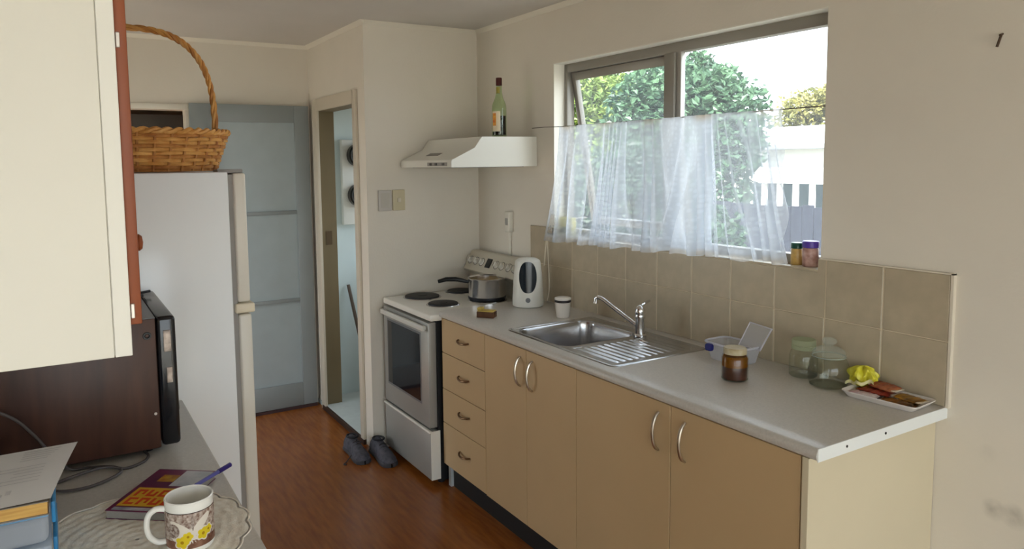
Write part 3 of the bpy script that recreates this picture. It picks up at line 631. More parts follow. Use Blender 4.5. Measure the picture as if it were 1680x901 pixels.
# snack tray and packets
TR = Matrix.Translation((2.592, -.088, .9)) @ Matrix.Rotation(R(4), 4, 'Z')
tr = thing('snack_tray', 'white rectangular tray of wrapped snacks by the wall', 'tray', (2.592, -.088, .9), R(4))
def trayf(u, v):
    a = 2*math.pi*u; c_, s_ = math.cos(a), math.sin(a); e = .18
    k, z = [(0, .002), (.82, .002), (.86, .004), (.97, .017), (1.0, .019), (1.0, .016), (.97, .014), (.86, .0005), (0, .0003)][int(round(v*8))]
    return (.112*k*math.copysign(abs(c_)**e, c_), .066*k*math.copysign(abs(s_)**e, s_), z)
obj('tray_body', MB().surf(trayf, 64, 8, closeu=True), mat('white_melamine', (226, 218, 212), .3), tr, world_co=False)
def packet(name, label, loc, rot, L, W_, Hh, m, tilt=(0, 0), rim=None):
    t = thing(name, label, 'packet', loc, rot)
    def f(u, v):
        x = (u-.5)*L; k = (1-abs(2*u-1)**4)**.5 if abs(2*u-1) < 1 else 0
        a = 2*math.pi*v; rr_ = max(k, .04)
        return (x, math.cos(a)*W_/2*(.93+.07*k), math.sin(a)*Hh/2*rr_*(1+.25*math.sin(9*u*3+v*12)) + Hh/2 + math.sin(tilt[0])*x + math.sin(tilt[1])*math.cos(a)*W_/2)
    o = obj('wrapper', MB().surf(f, 20, 14), m, t, world_co=False)
    e = MB()
    for s in (-1, 1): e.box(s*L/2-.005, s*L/2+.005, -W_/2, W_/2, Hh/2-.0008+math.sin(tilt[0])*s*L/2, Hh/2+.0008+math.sin(tilt[0])*s*L/2)
    obj('crimped_end', e, rim or m, t, world_co=False)
    return t
maroon = mat('maroon_foil', (98, 30, 26), .3, c2=(150, 60, 40), scale=45)
amber = mat('amber_foil', (150, 92, 20), .3, c2=(70, 40, 16), scale=40)
pink = mat('pink_white_foil', (196, 150, 160), .35, c2=(226, 216, 214), scale=40)
gold = mat('gold_foil', (176, 128, 40), .3, c2=(96, 60, 20), scale=35)
red = mat('red_brown_foil', (130, 44, 30), .3, c2=(176, 110, 70), scale=40)
creamf = mat('cream_foil', (222, 206, 184), .4)
packet('snack_packet', 'flat pink and white snack packet at the left of the tray', (2.535, -.115, .905), R(10), .075, .035, .010, pink)
packet('snack_packet', 'maroon snack packet lying beneath the red one on the tray', (2.55, -.075, .906), R(5), .09, .05, .018, maroon)
packet('snack_packet', 'red brown snack packet with a pale end on top of the pile', (2.572, -.068, .926), R(-8), .085, .045, .016, red, (.0, .15), creamf)
packet('snack_packet', 'flat dark amber snack packet at the front right of the tray', (2.640, -.105, .906), R(14), .085, .045, .010, amber)
packet('snack_packet', 'golden snack packet resting on the right side of the tray', (2.648, -.072, .914), R(-6), .08, .045, .010, gold, (.0, .1), creamf)
yb = thing('yellow_bag', 'crumpled bright yellow snack bag propped on the tray', 'bag', (2.498, -.062, .912))
def yf(u, v):
    a = 2*math.pi*u; s_ = math.sin(math.pi*v)**.7
    k = 1+.22*math.sin(5*a+6*v)+.12*math.sin(11*a-9*v)
    return (2.498+.040*s_*math.cos(a)*k, -.058+.030*s_*math.sin(a)*k, .918+.056*(1-math.cos(math.pi*v))/2+.006*math.sin(6*a))
obj('bag_body', MB().surf(yf, 44, 18, closeu=True), mat('yellow_foil', (206, 196, 20), .35, c2=(232, 226, 90), scale=50), yb, smooth=20)
obj('torn_edge', MB().surf(lambda u, v: (2.462+.09*u, -.098+.01*math.sin(9*u), .918+.022*u+.010*v+.004*math.sin(17*u)), 16, 2), mat('pale_yellow_foil', (226, 216, 160), .4), yb)
# spice jars on the sill
def spice(x, y, r, h, cap, body, label):
    z0 = WZ0+.004
    t = thing('spice_jar', label, 'jar', (x, y, z0))
    obj('jar_body', MB().lathe([(0, 0), (r*.93, 0), (r, .003), (r, h*.68), (r*.9, h*.74), (0, h*.74)], (x, y, z0), 32), body, t)
    obj('cap', MB().lathe([(r*.92, h*.74), (r*1.04, h*.75), (r*1.04, h*.97), (r*.96, h), (0, h)], (x, y, z0), 32), cap, t)
    return t
sa = spice(2.178, .035, .020, .078, mat('green_cap', (20, 70, 52), .3), mat('mustard_spice', (186, 150, 84), .3, var=.15, scale=60), 'small spice jar with a green cap on the sill')
sbj = spice(2.232, .035, .0265, .088, mat('purple_cap', (88, 60, 160), .3), mat('pinkish_brown_spice', (160, 112, 100), .3, c2=(206, 170, 160), scale=45), 'wider spice jar with a purple cap on the sill')
leafs = tag(obj('dried_peel', MB().surf(lambda u, v: (2.115+.05*u, .02+.025*v, WZ0+.006+.012*math.sin(3*u+2*v)*(1-.5*u)), 10, 4), mat('brown_peel', (160, 96, 60), .6, c2=(200, 170, 110), scale=60)), 'curled brown scrap on the sill beside the spice jars', 'scrap')
pk = thing('yellow_packet', 'yellow and green packet behind the curtain on the sill', 'packet', (.845, .035, WZ0+.004))
obj('packet_body', MB().box(.793, .893, .02, .05, WZ0+.004, WZ0+.094, .004), mat('yellow_green_print', (226, 208, 50), .45, c2=(196, 190, 60), scale=30), pk)
obj('green_print', MB().box(.796, .890, .0185, .02, WZ0+.012, WZ0+.045), mat('dark_green_print', (44, 70, 50), .45, c2=(150, 150, 60), scale=45), pk)

# ================================================================ curtain
def curtain():
    t = thing('net_curtain', 'white sheer net curtain strung across the lower window', 'curtain', (1.5, -.03, 1.23))
    # stretched wire
    m = bpy.data.materials.new('sheer_net'); m.use_nodes = True; nt = m.node_tree; nt.nodes.clear(); MATS['sheer_net'] = m
    o = nt.nodes.new('ShaderNodeOutputMaterial'); tr_ = nt.nodes.new('ShaderNodeBsdfTransparent'); d = nt.nodes.new('ShaderNodeBsdfDiffuse'); l = nt.nodes.new('ShaderNodeBsdfTranslucent')
    x1 = nt.nodes.new('ShaderNodeMixShader'); x2 = nt.nodes.new('ShaderNodeMixShader'); x1.inputs[0].default_value = .42
    base = nt.nodes.new('ShaderNodeMix'); base.data_type = 'RGBA'
    base.inputs[6].default_value = (*lin((218, 223, 230)), 1); base.inputs[7].default_value = (*lin((196, 178, 150)), 1)
    st_ = nt.nodes.new('ShaderNodeAttribute'); st_.attribute_name = 'stain'; nt.links.new(st_.outputs['Fac'], base.inputs[0])
    for s in (d, l): nt.links.new(base.outputs[2], s.inputs[0])
    a = nt.nodes.new('ShaderNodeAttribute'); a.attribute_name = 'dens'
    uv = nt.nodes.new('ShaderNodeAttribute'); uv.attribute_name = 'cloth'
    vo = nt.nodes.new('ShaderNodeTexVoronoi'); vo.inputs['Scale'].default_value = 48; vo.inputs['Randomness'].default_value = .55
    nt.links.new(uv.outputs['Vector'], vo.inputs['Vector'])
    mr = nt.nodes.new('ShaderNodeMapRange'); mr.inputs[1].default_value = .25; mr.inputs[2].default_value = .5; mr.inputs[3].default_value = .035; mr.inputs[4].default_value = -.045
    nt.links.new(vo.outputs['Distance'], mr.inputs[0])
    ad = nt.nodes.new('ShaderNodeMath'); ad.operation = 'ADD'; ad.use_clamp = True
    nt.links.new(a.outputs['Fac'], ad.inputs[0]); nt.links.new(mr.outputs[0], ad.inputs[1])
    nt.links.new(d.outputs[0], x1.inputs[1]); nt.links.new(l.outputs[0], x1.inputs[2])
    nt.links.new(ad.outputs[0], x2.inputs[0]); nt.links.new(tr_.outputs[0], x2.inputs[1]); nt.links.new(x1.outputs[0], x2.inputs[2]); nt.links.new(x2.outputs[0], o.inputs[0])
    NU, NV = 420, 40
    r2 = random.Random(3)
    # top x : gathers; density keys in top x
    keys = [(.86, .62), (.95, .55), (1.0, .35), (1.03, .6), (1.1, .62), (1.13, .36), (1.2, .36), (1.22, .62), (1.25, .38), (1.33, .38), (1.36, .64), (1.41, .40), (1.47, .40), (1.5, .62), (1.56, .55), (1.62, .72), (1.86, .72), (1.875, .28), (2.00, .26), (2.03, .5), (2.08, .34), (2.11, .55), (2.16, .42), (2.2, .42)]
    def key(x):
        for (a0, b0), (a1, b1) in zip(keys, keys[1:]):
            if a0 <= x <= a1: return b0+(b1-b0)*(x-a0)/(a1-a0)
        return keys[-1][1]
    ph = [r2.uniform(0, 6.28) for _ in range(6)]
    me = bpy.data.meshes.new('net_cloth'); V = []; D = []; S = []; C = []
    for i in range(NU+1):
        u = i/NU; xt = .868+u*(2.168-.868); xb = .728+u*(2.195-.728)+.012*math.sin(5*u*3.14)*u
        kd = key(xt)*1.35-.08; ph_ = 105*u+9*math.sin(13*u+ph[0])+5*math.sin(29*u+ph[1])
        zb = 1.222+.042*u+.004*math.sin(40*u+ph[2])+.003*math.sin(130*u+ph[3])
        if u > .93: zb += .0
        for j in range(NV+1):
            v = j/NV; x = xt+(xb-xt)*v**1.15
            amp = (.006+.022*v)*(.5+.9*kd)
            y = -.042+amp*math.sin(ph_*(1-.12*v)) - .006*v + .004*math.sin(23*u+4*v)
            z = 1.797+(zb-1.797)*v
            x += .006*v*math.cos(ph_*(1-.12*v))
            V.append((x-1.5, min(y, -.016)+.03, z-1.23))
            dd = kd*(1+.08*math.sin(ph_*.5+3*v))+.22*max(0, math.sin(ph_*(1-.12*v)))**5
            if v > .91: dd = max(dd, .66+.12*math.sin(60*u))
            if v < .035: dd = max(dd, .6)
            if .90 < xt < .985 and v > .76 and v < .93: dd = .30
            D.append(max(.12, min(.9, dd)))
            S.append(max(0, 1-v/.06)*max(0, math.sin(9*u*3.14)-.2)+ (.5 if v > .96 else 0)*abs(math.sin(31*u)))
            C.append((u*1.9, v*.56, 0))
    F = [(i*(NV+1)+j, (i+1)*(NV+1)+j, (i+1)*(NV+1)+j+1, i*(NV+1)+j+1) for i in range(NU) for j in range(NV)]
    me.from_pydata(V, [], F)
    me.attributes.new('dens', 'FLOAT', 'POINT').data.foreach_set('value', D)
    me.attributes.new('stain', 'FLOAT', 'POINT').data.foreach_set('value', S)
    me.attributes.new('cloth', 'FLOAT_VECTOR', 'POINT').data.foreach_set('vector', [k for c_ in C for k in c_])
    me.polygons.foreach_set('use_smooth', [True]*len(me.polygons)); me.materials.append(m)
    o = bpy.data.objects.new('net_cloth', me); col.objects.link(o); o.parent = t
    obj('curtain_wire', MB().tube([(.585, -.004, 1.803), (.72, -.02, 1.802), (.88, -.030, 1.797), (1.5, -.032, 1.796), (2.168, -.03, 1.795), (2.30, -.006, 1.797)], .0022, 6), mat('wire', (120, 112, 100), .4, metal=.5), t)
    return t
curtain()

# ================================================================ fridge and basket
fr = thing('fridge_freezer', 'tall white fridge freezer carrying the wicker basket', 'fridge', (1.1, -2.05, 0))
FW = mat('white_fridge_paint', (238, 240, 242), .15, bump=.03, bscale=14, spec=.55)
FC = mat('cream_door_edge', (222, 216, 204), .35)
FX0, FX1 = .80, 1.40
obj('body', MB().box(FX0, FX1, -2.42, -1.722, .04, 1.604, .006), FW, fr)
obj('gasket', MB().box(FX0+.008, FX1-.008, -1.722, -1.708, .07, 1.595), mat('grey_gasket', (150, 146, 142), .7), fr)
fd = obj('freezer_door', MB().box(FX0, FX1, -1.708, -1.668, 1.182, 1.600, .008, 3), FC, fr)
fdd = obj('fridge_door', MB().box(FX0, FX1, -1.708, -1.666, .07, 1.142, .008, 3), FC, fr)
obj('handle_recess', MB().box(FX0-.0, FX1+.004, -1.718, -1.655, 1.146, 1.178, .007, 3), mat('cream_hinge_block', (228, 216, 192), .4), fr)
obj('top_hinge', MB().box(FX1-.09, FX1-.02, -1.75, -1.672, 1.600, 1.612, .003), mat('grey_gasket', (0, 0, 0)), fr)
for x in (FX0+.06, FX1-.06):
    for y in (-2.36, -1.78): obj('foot', MB().cyl((x, y, 0), .02, .042, 16), BLACK, fr)
bk = thing('wicker_basket', 'honey brown wicker basket with a tall arched handle on the fridge', 'basket', (1.13, -1.972, 1.606))
WK = mat('honey_wicker', (198, 136, 66), .5, c2=(224, 170, 98), scale=26, bump=.15, bscale=120)
WK2 = mat('dark_wicker', (162, 100, 46), .55, c2=(200, 140, 74), scale=30)
bcx, bcy = 1.13, -1.972
def ell(t, s, off=0): return (bcx+(.165+.035*s+off)*math.cos(t), bcy+(.262+.040*s+off)*math.sin(t))
NS = 36
for r_ in range(10):
    s = (r_+.5)/10; pts = []
    for i in range(NS*4):
        t_ = 2*math.pi*i/(NS*4); o_ = .0055*math.cos(NS/2*t_+math.pi*(r_ % 2)); x, y = ell(t_, s, o_); pts.append((x, y, 1.615+.112*s+.0012*math.sin(7*t_+r_)))
    obj('weaver', MB().tube(pts, .0062, 6, closed=True, flat=.75), WK if r_ % 3 else WK2, bk)
st0 = None
for i in range(NS):
    t_ = 2*math.pi*(i+.0)/NS; (xa, ya), (xb, yb_) = ell(t_, 0), ell(t_, 1.05)
    obj('stake', MB().tube([(xa, ya, 1.609), (xb, yb_, 1.736)], .0042, 6), WK2, bk)
for k in range(2):
    pts = []
    for i in range(200):
        t_ = 2*math.pi*i/200; a = 26*t_+k*math.pi; x, y = ell(t_, 1.05, .006*math.cos(a)); pts.append((x, y, 1.736+.006*math.sin(a)))
    obj('rim_strand', MB().tube(pts, .0068, 6, closed=True), WK, bk)
obj('basket_base', MB().lathe([(0, .012), (.98, .012), (1.0, .006), (.98, .0), (0, 0)], (bcx, bcy, 1.6065), 40, sx=.165, sy=.262), WK2, bk)
def arch(t_):
    e = 2/2.9; c_, s_ = math.cos(t_), math.sin(t_)
    return Vector((bcx, bcy+.268*math.copysign(abs(c_)**e, c_), 1.735+.342*abs(s_)**e))
for k in range(3):
    pts = []
    for i in range(121):
        t_ = math.pi*i/120; p = arch(t_); a = 22*t_+k*2.094; nr = (p-Vector((bcx, bcy, 1.735))).normalized()
        pts.append(p + Vector((1, 0, 0))*.006*math.cos(a) + nr*.006*math.sin(a))
    pts = [Vector((bcx, bcy+.262, 1.64))+Vector((.004*(k-1), 0, 0))] + pts + [Vector((bcx, bcy-.262, 1.64))+Vector((.004*(k-1), 0, 0))]
    obj('handle_strand', MB().tube(pts, .0058, 6), WK if k else WK2, bk)

# ================================================================ left wall cabinet
wc = thing('wall_cabinet', 'cream wall cabinet end with a brown wooden door edge', 'wall cabinet', (2.05, -2.3, 1.34))
CREAM = mat('cream_painted_panel', (224, 219, 207), .5, var=.02, scale=3)
obj('body', MB().box(1.45, 2.628, YL, -2.116, 1.345, 2.33, .001, 1), CREAM, wc)
obj('end_panel', MB().box(2.628, 2.631, YL, -2.1385, 1.343, 2.33, .0008, 1), CREAM, wc)
obj('end_stile', MB().box(2.628, 2.632, -2.1375, -2.1145, 1.343, 2.33, .0008, 1), mat('cream_stile_paint', (229, 225, 215), .45), wc)
BROWN = mat('red_brown_timber', (122, 58, 26), .45, c2=(146, 76, 38), scale=6, stretch=(3, 3, .3))
for x0, x1 in ((1.46, 2.03), (2.04, 2.626)):
    d = obj('door', MB().box(x0, x1, -2.115, -2.0985, 1.388, 2.30, .002), BROWN, wc)
    obj('knob', MB().lathe([(.012, 0), (.013, .004), (.010, .008), (0, .010)], n=20, M=Matrix.Translation((x1-.03, -2.0985, 1.508)) @ Matrix.Rotation(R(90), 4, 'X').inverted()), BROWN, d)
    for z in (1.398, 1.795): obj('hinge', MB().box(x1-.002, x1+.003, -2.1135, -2.108, z, z+.022, .001, 1), mat('pale_metal', (206, 196, 186), .35, metal=.5), d)

# ================================================================ left counter
lc = thing('side_worktop', 'grey laminate worktop holding the microwave and mug', 'worktop', (2.1, -2.2, .865))
obj('slab', MB().box(1.42, 2.78, YL+.002, -1.892, .866, .9, .005, 3), TOP, lc)
lb_ = thing('side_cabinet', 'beige base cabinet under the microwave worktop', 'cabinet', (2.1, -2.2, 0))
obj('body', MB().box(1.425, 2.765, YL+.004, -1.94, .1, .864), CAB, lb_)
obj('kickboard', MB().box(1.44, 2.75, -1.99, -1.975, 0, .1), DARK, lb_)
for i in range(3):
    x0 = 1.427+i*.446; d = obj('door', MB().box(x0+.002, x0+.444, -1.94, -1.922, .105, .862, .001, 1), CAB, lb_)
    pts = [(x0+.40, -1.922+.028*math.sin(math.pi*k/10), .70+.12*k/10) for k in range(11)]
    obj('handle', MB().tube(pts, .005, 8), SATIN, d)
# microwave
mw = thing('microwave', 'dark woodgrain microwave with a black front beside the fridge', 'microwave', (1.63, -2.15, .9))
WG = mat('dark_woodgrain', (58, 34, 26), .42, c2=(80, 50, 38), scale=5, stretch=(1, 6, .8), detail=5)
MX0, MX1 = 1.415, 1.854
obj('case', MB().box(MX0, MX1, -2.40, -2.002, .915, 1.247, .003), WG, mw)
obj('top_plate', MB().box(MX0, MX1-.001, -2.40, -2.002, 1.2465, 1.249, .0005, 1), mat('grey_top_paint', (96, 98, 104), .35), mw)
ff = obj('front_panel', MB().box(MX0-.004, MX1+.004, -2.000, -1.956, .918, 1.25, .010, 3), mat('black_gloss_front', (22, 22, 26), .18, spec=.6), mw)
obj('door_window', MB().box(MX0+.03, MX1-.14, -1.9565, -1.954, .96, 1.20, .001, 1), mat('smoked_glass', (12, 12, 14), .08), ff)
obj('control_knob', MB().lathe([(0, .006), (.014, .006), (.017, 0)], n=20, M=Matrix.Translation((MX1-.06, -1.956, 1.0)) @ Matrix.Rotation(R(-90), 4, 'X')), BLACK, ff)
for y0_, z0_, z1_ in ((-1.986, 1.16, 1.215), (-1.982, 1.08, 1.12)): obj('silver_trim', MB().box(MX1+.003, MX1+.0055, y0_, -1.968, z0_, z1_, .001, 1), mat('worn_silver', (110, 98, 92), .4, c2=(176, 160, 148), scale=60, metal=.5), ff)
RY = Matrix.Rotation(R(90), 4, 'Y')
obj('vent_plug', MB().lathe([(.004, .001), (.006, .003), (.009, .003), (.010, 0)], n=20, M=Matrix.Translation((MX1, -2.022, 1.205)) @ RY), BLACK, mw)
obj('screw', MB().cyl((0, 0, 0), .0035, .002, 12, M=Matrix.Translation((MX1, -2.012, 1.005)) @ RY), mat('pale_metal', (0, 0, 0)), mw)
for x in (1.46, 1.81):
    for y in (-2.36, -2.03): obj('foot', MB().cyl((x, y, .9), .012, .016, 14), BLACK, mw)
tag(obj('small_clip', MB().box(1.50, 1.53, -2.035, -1.995, 1.250, 1.258, .002).tube([(1.515, -2.01, 1.26), (1.50, -1.975, 1.262)], .004, 6), mat('dark_clip', (50, 52, 56), .5)), 'small dark clip lying on top of the microwave', 'clip')
CBL = mat('grey_cable', (84, 78, 78), .5)
cab = [(1.90, -2.37, 1.10), (1.895, -2.33, 1.077), (1.89, -2.299, 1.05), (1.885, -2.267, 1.005), (1.88, -2.235, .95), (1.86, -2.205, .907), (1.868, -2.165, .905), (1.89, -2.12, .905), (1.93, -2.10, .905), (1.965, -2.125, .905), (1.99, -2.17, .905), (1.985, -2.22, .905), (1.95, -2.25, .905), (1.92, -2.22, .906), (1.905, -2.14, .912), (1.92, -2.09, .905), (1.90, -2.05, .905), (1.865, -2.035, .905), (1.83, -2.04, .905)]
tag(obj('power_cable', MB().tube(smooth_path(cab), .0034, 8), CBL), 'grey power cable looping in front of the microwave', 'cable')

# doily
def doily():
    t = thing('lace_doily', 'cream crocheted lace doily under the mug and book', 'doily', (2.30, -2.10, .9))
    NTH, NR = 192, 52
    R0 = .205
    def f(u, v):
        a = 2*math.pi*u; r = .004+v*(R0-.004)*(1+(.05*abs(math.sin(9*a))-.02)*v**3)
        return (2.30+r*math.cos(a)*1.0, -2.10+r*math.sin(a)*.98, .9012+.0012*(.5+.5*math.sin(v*60))+.0011*(.5+.5*math.sin(24*a)*math.sin(v*26))*min(1, v*3))
    obj('lace', MB().surf(f, NTH, NR, closeu=True), mat('cream_lace', (248, 242, 230), .9, c2=(232, 220, 202), scale=60, bump=.15, bscale=260), t)
    m = MB()
    for i in range(18):
        a0 = 2*math.pi*i/18
        for k in range(1): m.tube([(2.30+(R0*1.012+.008*math.sin(math.pi*s/8))*math.cos(a0+2*math.pi/18*s/8), -2.10+.98*(R0*1.012+.008*math.sin(math.pi*s/8))*math.sin(a0+2*math.pi/18*s/8), .902) for s in range(9)], .0018, 5)
    obj('scalloped_edge', m, mat('cream_lace', (0, 0, 0)), t)
doily()
# puzzle book
pbk = thing('paperback', 'thin paperback with orange red title lettering beside the mug', 'book', (2.134, -2.03, .903), 0)
A = Vector((2.174, -2.148, 0)); e1 = Vector((-.80, .60, 0)); e2 = Vector((.60, .80, 0))
def bkpoly(s0, s1, t0, t1): return [tuple((A+e1*s+e2*t_)[:2]) for s, t_ in ((s0, t0), (s1, t0), (s1, t1), (s0, t1))]
obj('pages', MB().prism(bkpoly(.002, .203, .002, .134), 'z', .9032, .9195), mat('grey_paper_edge', (150, 144, 136), .8, var=.1, scale=200, stretch=(1, 1, 12)), pbk)
cv = obj('cover', MB().prism(bkpoly(0, .205, 0, .136), 'z', .9195, .9208).prism(bkpoly(0, .205, 0, .136), 'z', .9022, .9032), mat('purple_cover', (74, 24, 62), .3, c2=(120, 30, 70), scale=12), pbk)
obj('title_panel', MB().prism(bkpoly(.022, .108, .010, .126), 'z', .9208, .9211), mat('yellow_print', (214, 166, 40), .35), cv)
redp = mat('orange_red_print', (206, 62, 20), .35)
m = MB(); rl = random.Random(5)
for row, s0 in ((0, .030), (1, .068)):
    for k in range(4):
        t0 = .018+k*.027; h = .030
        m.prism(bkpoly(s0, s0+h, t0, t0+.007), 'z', .9211, .9213)
        sel = (k+row) % 3
        if sel != 1: m.prism(bkpoly(s0, s0+.008, t0+.007, t0+.021), 'z', .9211, .9213)
        if sel != 2: m.prism(bkpoly(s0+h-.008, s0+h, t0+.007, t0+.021), 'z', .9211, .9213)
        if sel: m.prism(bkpoly(s0+.008, s0+h-.008, t0+.015, t0+.021), 'z', .9211, .9213)
obj('title_lettering', m, redp, cv)
obj('white_panel', MB().prism(bkpoly(.120, .200, .070, .134), 'z', .9208, .9211), mat('pale_print', (206, 204, 208), .35, c2=(170, 176, 184), scale=30), cv)
obj('yellow_splash', MB().prism(bkpoly(.140, .175, .030, .068), 'z', .9208, .9211), mat('yellow_print2', (196, 160, 40), .35, c2=(150, 80, 40), scale=50), cv)
obj('front_strip', MB().prism(bkpoly(.004, .016, .01, .12), 'z', .9208, .9211), mat('navy_print', (34, 28, 60), .35, c2=(190, 188, 196), scale=20), cv)
pen = thing('pen', 'blue pen lying across the corner of the paperback', 'pen', (2.12, -1.92, .925))
P0, P1 = Vector((2.165, -1.972, .927)), Vector((2.088, -1.882, .927)); pd = (P1-P0).normalized()
obj('barrel', MB().tube([P0, P0+pd*.002, P1-pd*.04], [.002, .0045, .0045], 10), mat('pale_blue_barrel', (90, 90, 160), .3), pen)
obj('cap', MB().tube([P1-pd*.042, P1-pd*.001, P1], [.0055, .0055, .0035], 10), mat('indigo_cap', (40, 24, 110), .35), pen)

# mug
mx, my, mz = 2.378, -2.014, .9035
mg = thing('mug', 'white mug printed with brown butterfly and yellow flowers', 'mug', (mx, my, mz))
MR = .0435
obj('body', MB().lathe([(0, .0), (.038, .0), (.0415, .002), (MR, .008), (MR, .094), (MR+.0006, .097), (MR-.0012, .099), (MR-.0035, .097), (MR-.004, .09), (MR-.0045, .012), (MR-.012, .006), (0, .006)], (mx, my, mz), 56), mat('white_mug_glaze', (242, 239, 232), .15), mg)
am = math.atan2(CAM[1]-my, CAM[0]-mx); ah = am-1.48
hpts = [Vector((mx+math.cos(ah)*(MR+d), my+math.sin(ah)*(MR+d), mz+z)) for d, z in ((-.002, .080), (.014, .083), (.027, .074), (.031, .055), (.027, .034), (.014, .020), (-.002, .018))]
obj('handle', MB().tube(smooth_path(hpts, 5), .0055, 12, flat=1.25), mat('white_mug_glaze', (0, 0, 0)), mg)
def ring(r, z0, z1, m_, n_): return obj(n_, MB().lathe([(r, z0), (r, z1)], (mx, my, mz), 56), m_, mg)
ring(MR+.0003, .018, .079, mat('brown_net_print', (120, 92, 80), .2, c2=(206, 190, 178), scale=160, detail=1), 'net_print')
ring(MR+.0005, .079, .0805, mat('dark_line_print', (52, 30, 26), .2), 'line_print')
ring(MR+.0005, .012, .028, mat('dark_brown_print', (92, 48, 30), .2, c2=(150, 110, 90), scale=50), 'lower_print')
def blob(th, z, a, b, f, dr, rot=0):
    def g(u, v):
        p = 2*math.pi*u; k = f(p)*v; X_ = k*a*math.cos(p); Z_ = k*b*math.sin(p)
        X_, Z_ = X_*math.cos(rot)-Z_*math.sin(rot), X_*math.sin(rot)+Z_*math.cos(rot)
        t_ = am+th+X_/MR; r_ = MR+dr; return (mx+r_*math.cos(t_), my+r_*math.sin(t_), mz+z+Z_)
    return MB().surf(g, 36, 4, closeu=True)
wh = mat('cream_print', (228, 218, 206), .2); ylw = mat('yellow_petal_print', (222, 196, 40), .2); brn = mat('brown_motif_print', (96, 66, 56), .2, c2=(190, 176, 166), scale=260)
one = lambda p: 1
obj('wing_print', blob(-.38, .052, .024, .0075, one, .0006, -.55), wh, mg); obj('wing_print', blob(.45, .056, .024, .0075, one, .0006, .75), wh, mg)
obj('wing_print', blob(-.05, .036, .034, .014, one, .0005), wh, mg)
obj('medallion_print', blob(-.72, .047, .0125, .0135, one, .0008), brn, mg)
obj('butterfly_body', blob(.10, .060, .0022, .014, one, .0009), brn, mg)
fl = lambda p: .72+.28*abs(math.cos(2.5*p))
for th, z, s in ((-.34, .026, .0125), (-.10, .036, .0095), (.52, .036, .0115), (.78, .040, .009)):
    o = obj('flower_print', blob(th, z, s, s, fl, .0010), ylw, mg); obj('flower_edge', blob(th, z, s*1.25, s*1.25, fl, .0008), wh, mg)
    obj('flower_centre', blob(th, z, s*.25, s*.25, one, .0012), mat('ochre_print', (170, 130, 20), .2), o)

# stacked clip boxes, notebook, paper
CLEAR = sheer_mat('clear_blue_plastic', (226, 232, 242), .6, .35); BCL = mat('blue_clip_plastic', (40, 128, 186), .35, c2=(70, 150, 200), scale=20)
def clipbox(z0, label):
    t = thing('food_box', label, 'container', (2.26, -2.35, z0), 0, 'clear clip lid boxes')
    b0, b1, yb0, yb1 = 2.145, 2.368, -2.465, -2.243
    m = MB().box(b0, b1, yb0, yb1, z0+.001, z0+.052, .012, 3)
    obj('box_body', m, CLEAR, t)
    obj('lid', MB().box(b0-.004, b1+.004, yb0-.004, yb1+.004, z0+.052, z0+.064, .005, 2), sheer_mat('frosted_blue_lid', (214, 226, 240), .75, .4), t)
    obj('seal', MB().tube([(b0, yb0, z0+.051), (b1, yb0, z0+.051), (b1, yb1, z0+.051), (b0, yb1, z0+.051)], .0018, 6, closed=True), mat('pale_blue_seal', (120, 168, 206), .5), t)
    obj('clip', MB().box(b0+.03, b1-.03, yb1+.005, yb1+.012, z0+.022, z0+.062, .003, 2), BCL, t)
    return t
clipbox(.9, 'lower of the two clear boxes with blue clips by the doily')
clipbox(.966, 'upper of the two clear boxes with blue clips under the notebook')
nb = thing('notebook', 'thick notebook with yellowed page edges on the clear boxes', 'book', (2.28, -2.36, 1.031), 0)
NP = lambda o_: [(2.145+o_, -2.46+o_), (2.385-o_, -2.46+o_), (2.40-o_, -2.240-o_), (2.15+o_, -2.236-o_)]
obj('pages', MB().prism(NP(.002), 'z', 1.033, 1.054), mat('yellowed_paper', (214, 172, 96), .7, c2=(190, 140, 70), scale=10, stretch=(1, 1, 20)), nb)
obj('cover', MB().prism(NP(0), 'z', 1.0308, 1.033).prism(NP(0), 'z', 1.054, 1.0555), mat('grey_notebook_cover', (120, 112, 104), .5), nb)
pp = thing('letter', 'white printed letter lying on top of the notebook', 'paper', (2.27, -2.3, 1.056), 0)
def paperf(u, v):
    a = Vector((2.392, -2.236)); b = Vector((2.150, -2.188)); c_ = Vector((2.395, -2.425)); d = Vector((2.12, -2.40))
    p = (a*(1-u)+b*u)*(1-v)+(c_*(1-u)+d*u)*v
    return (p.x, p.y, 1.0565+.010*u*(1-v)+.003*math.sin(3*u))
obj('sheet', MB().surf(paperf, 16, 10), mat('white_paper', (246, 242, 242), .7, var=.03, scale=6), pp)
m = MB(); rl = random.Random(2)
def strip(u0, u1, v0, v1):
    q_ = [Vector(paperf(u, v))+Vector((0, 0, .0007)) for u, v in ((u0, v0), (u1, v0), (u1, v1), (u0, v1))]; m.face(q_)
for k in range(5):
    u = .93-k*.045; strip(u, u+.012, .12+.02*k, .42)
for k in range(6):
    u = .62-k*.055; strip(u, u+.010, .18, .40+.3*rl.random())
strip(.18, .24, .36, .40); strip(.16, .20, .42, .60); strip(.06, .13, .66, .70)
obj('printed_text', m, mat('grey_print', (222, 218, 220), .8), pp, fix=False)

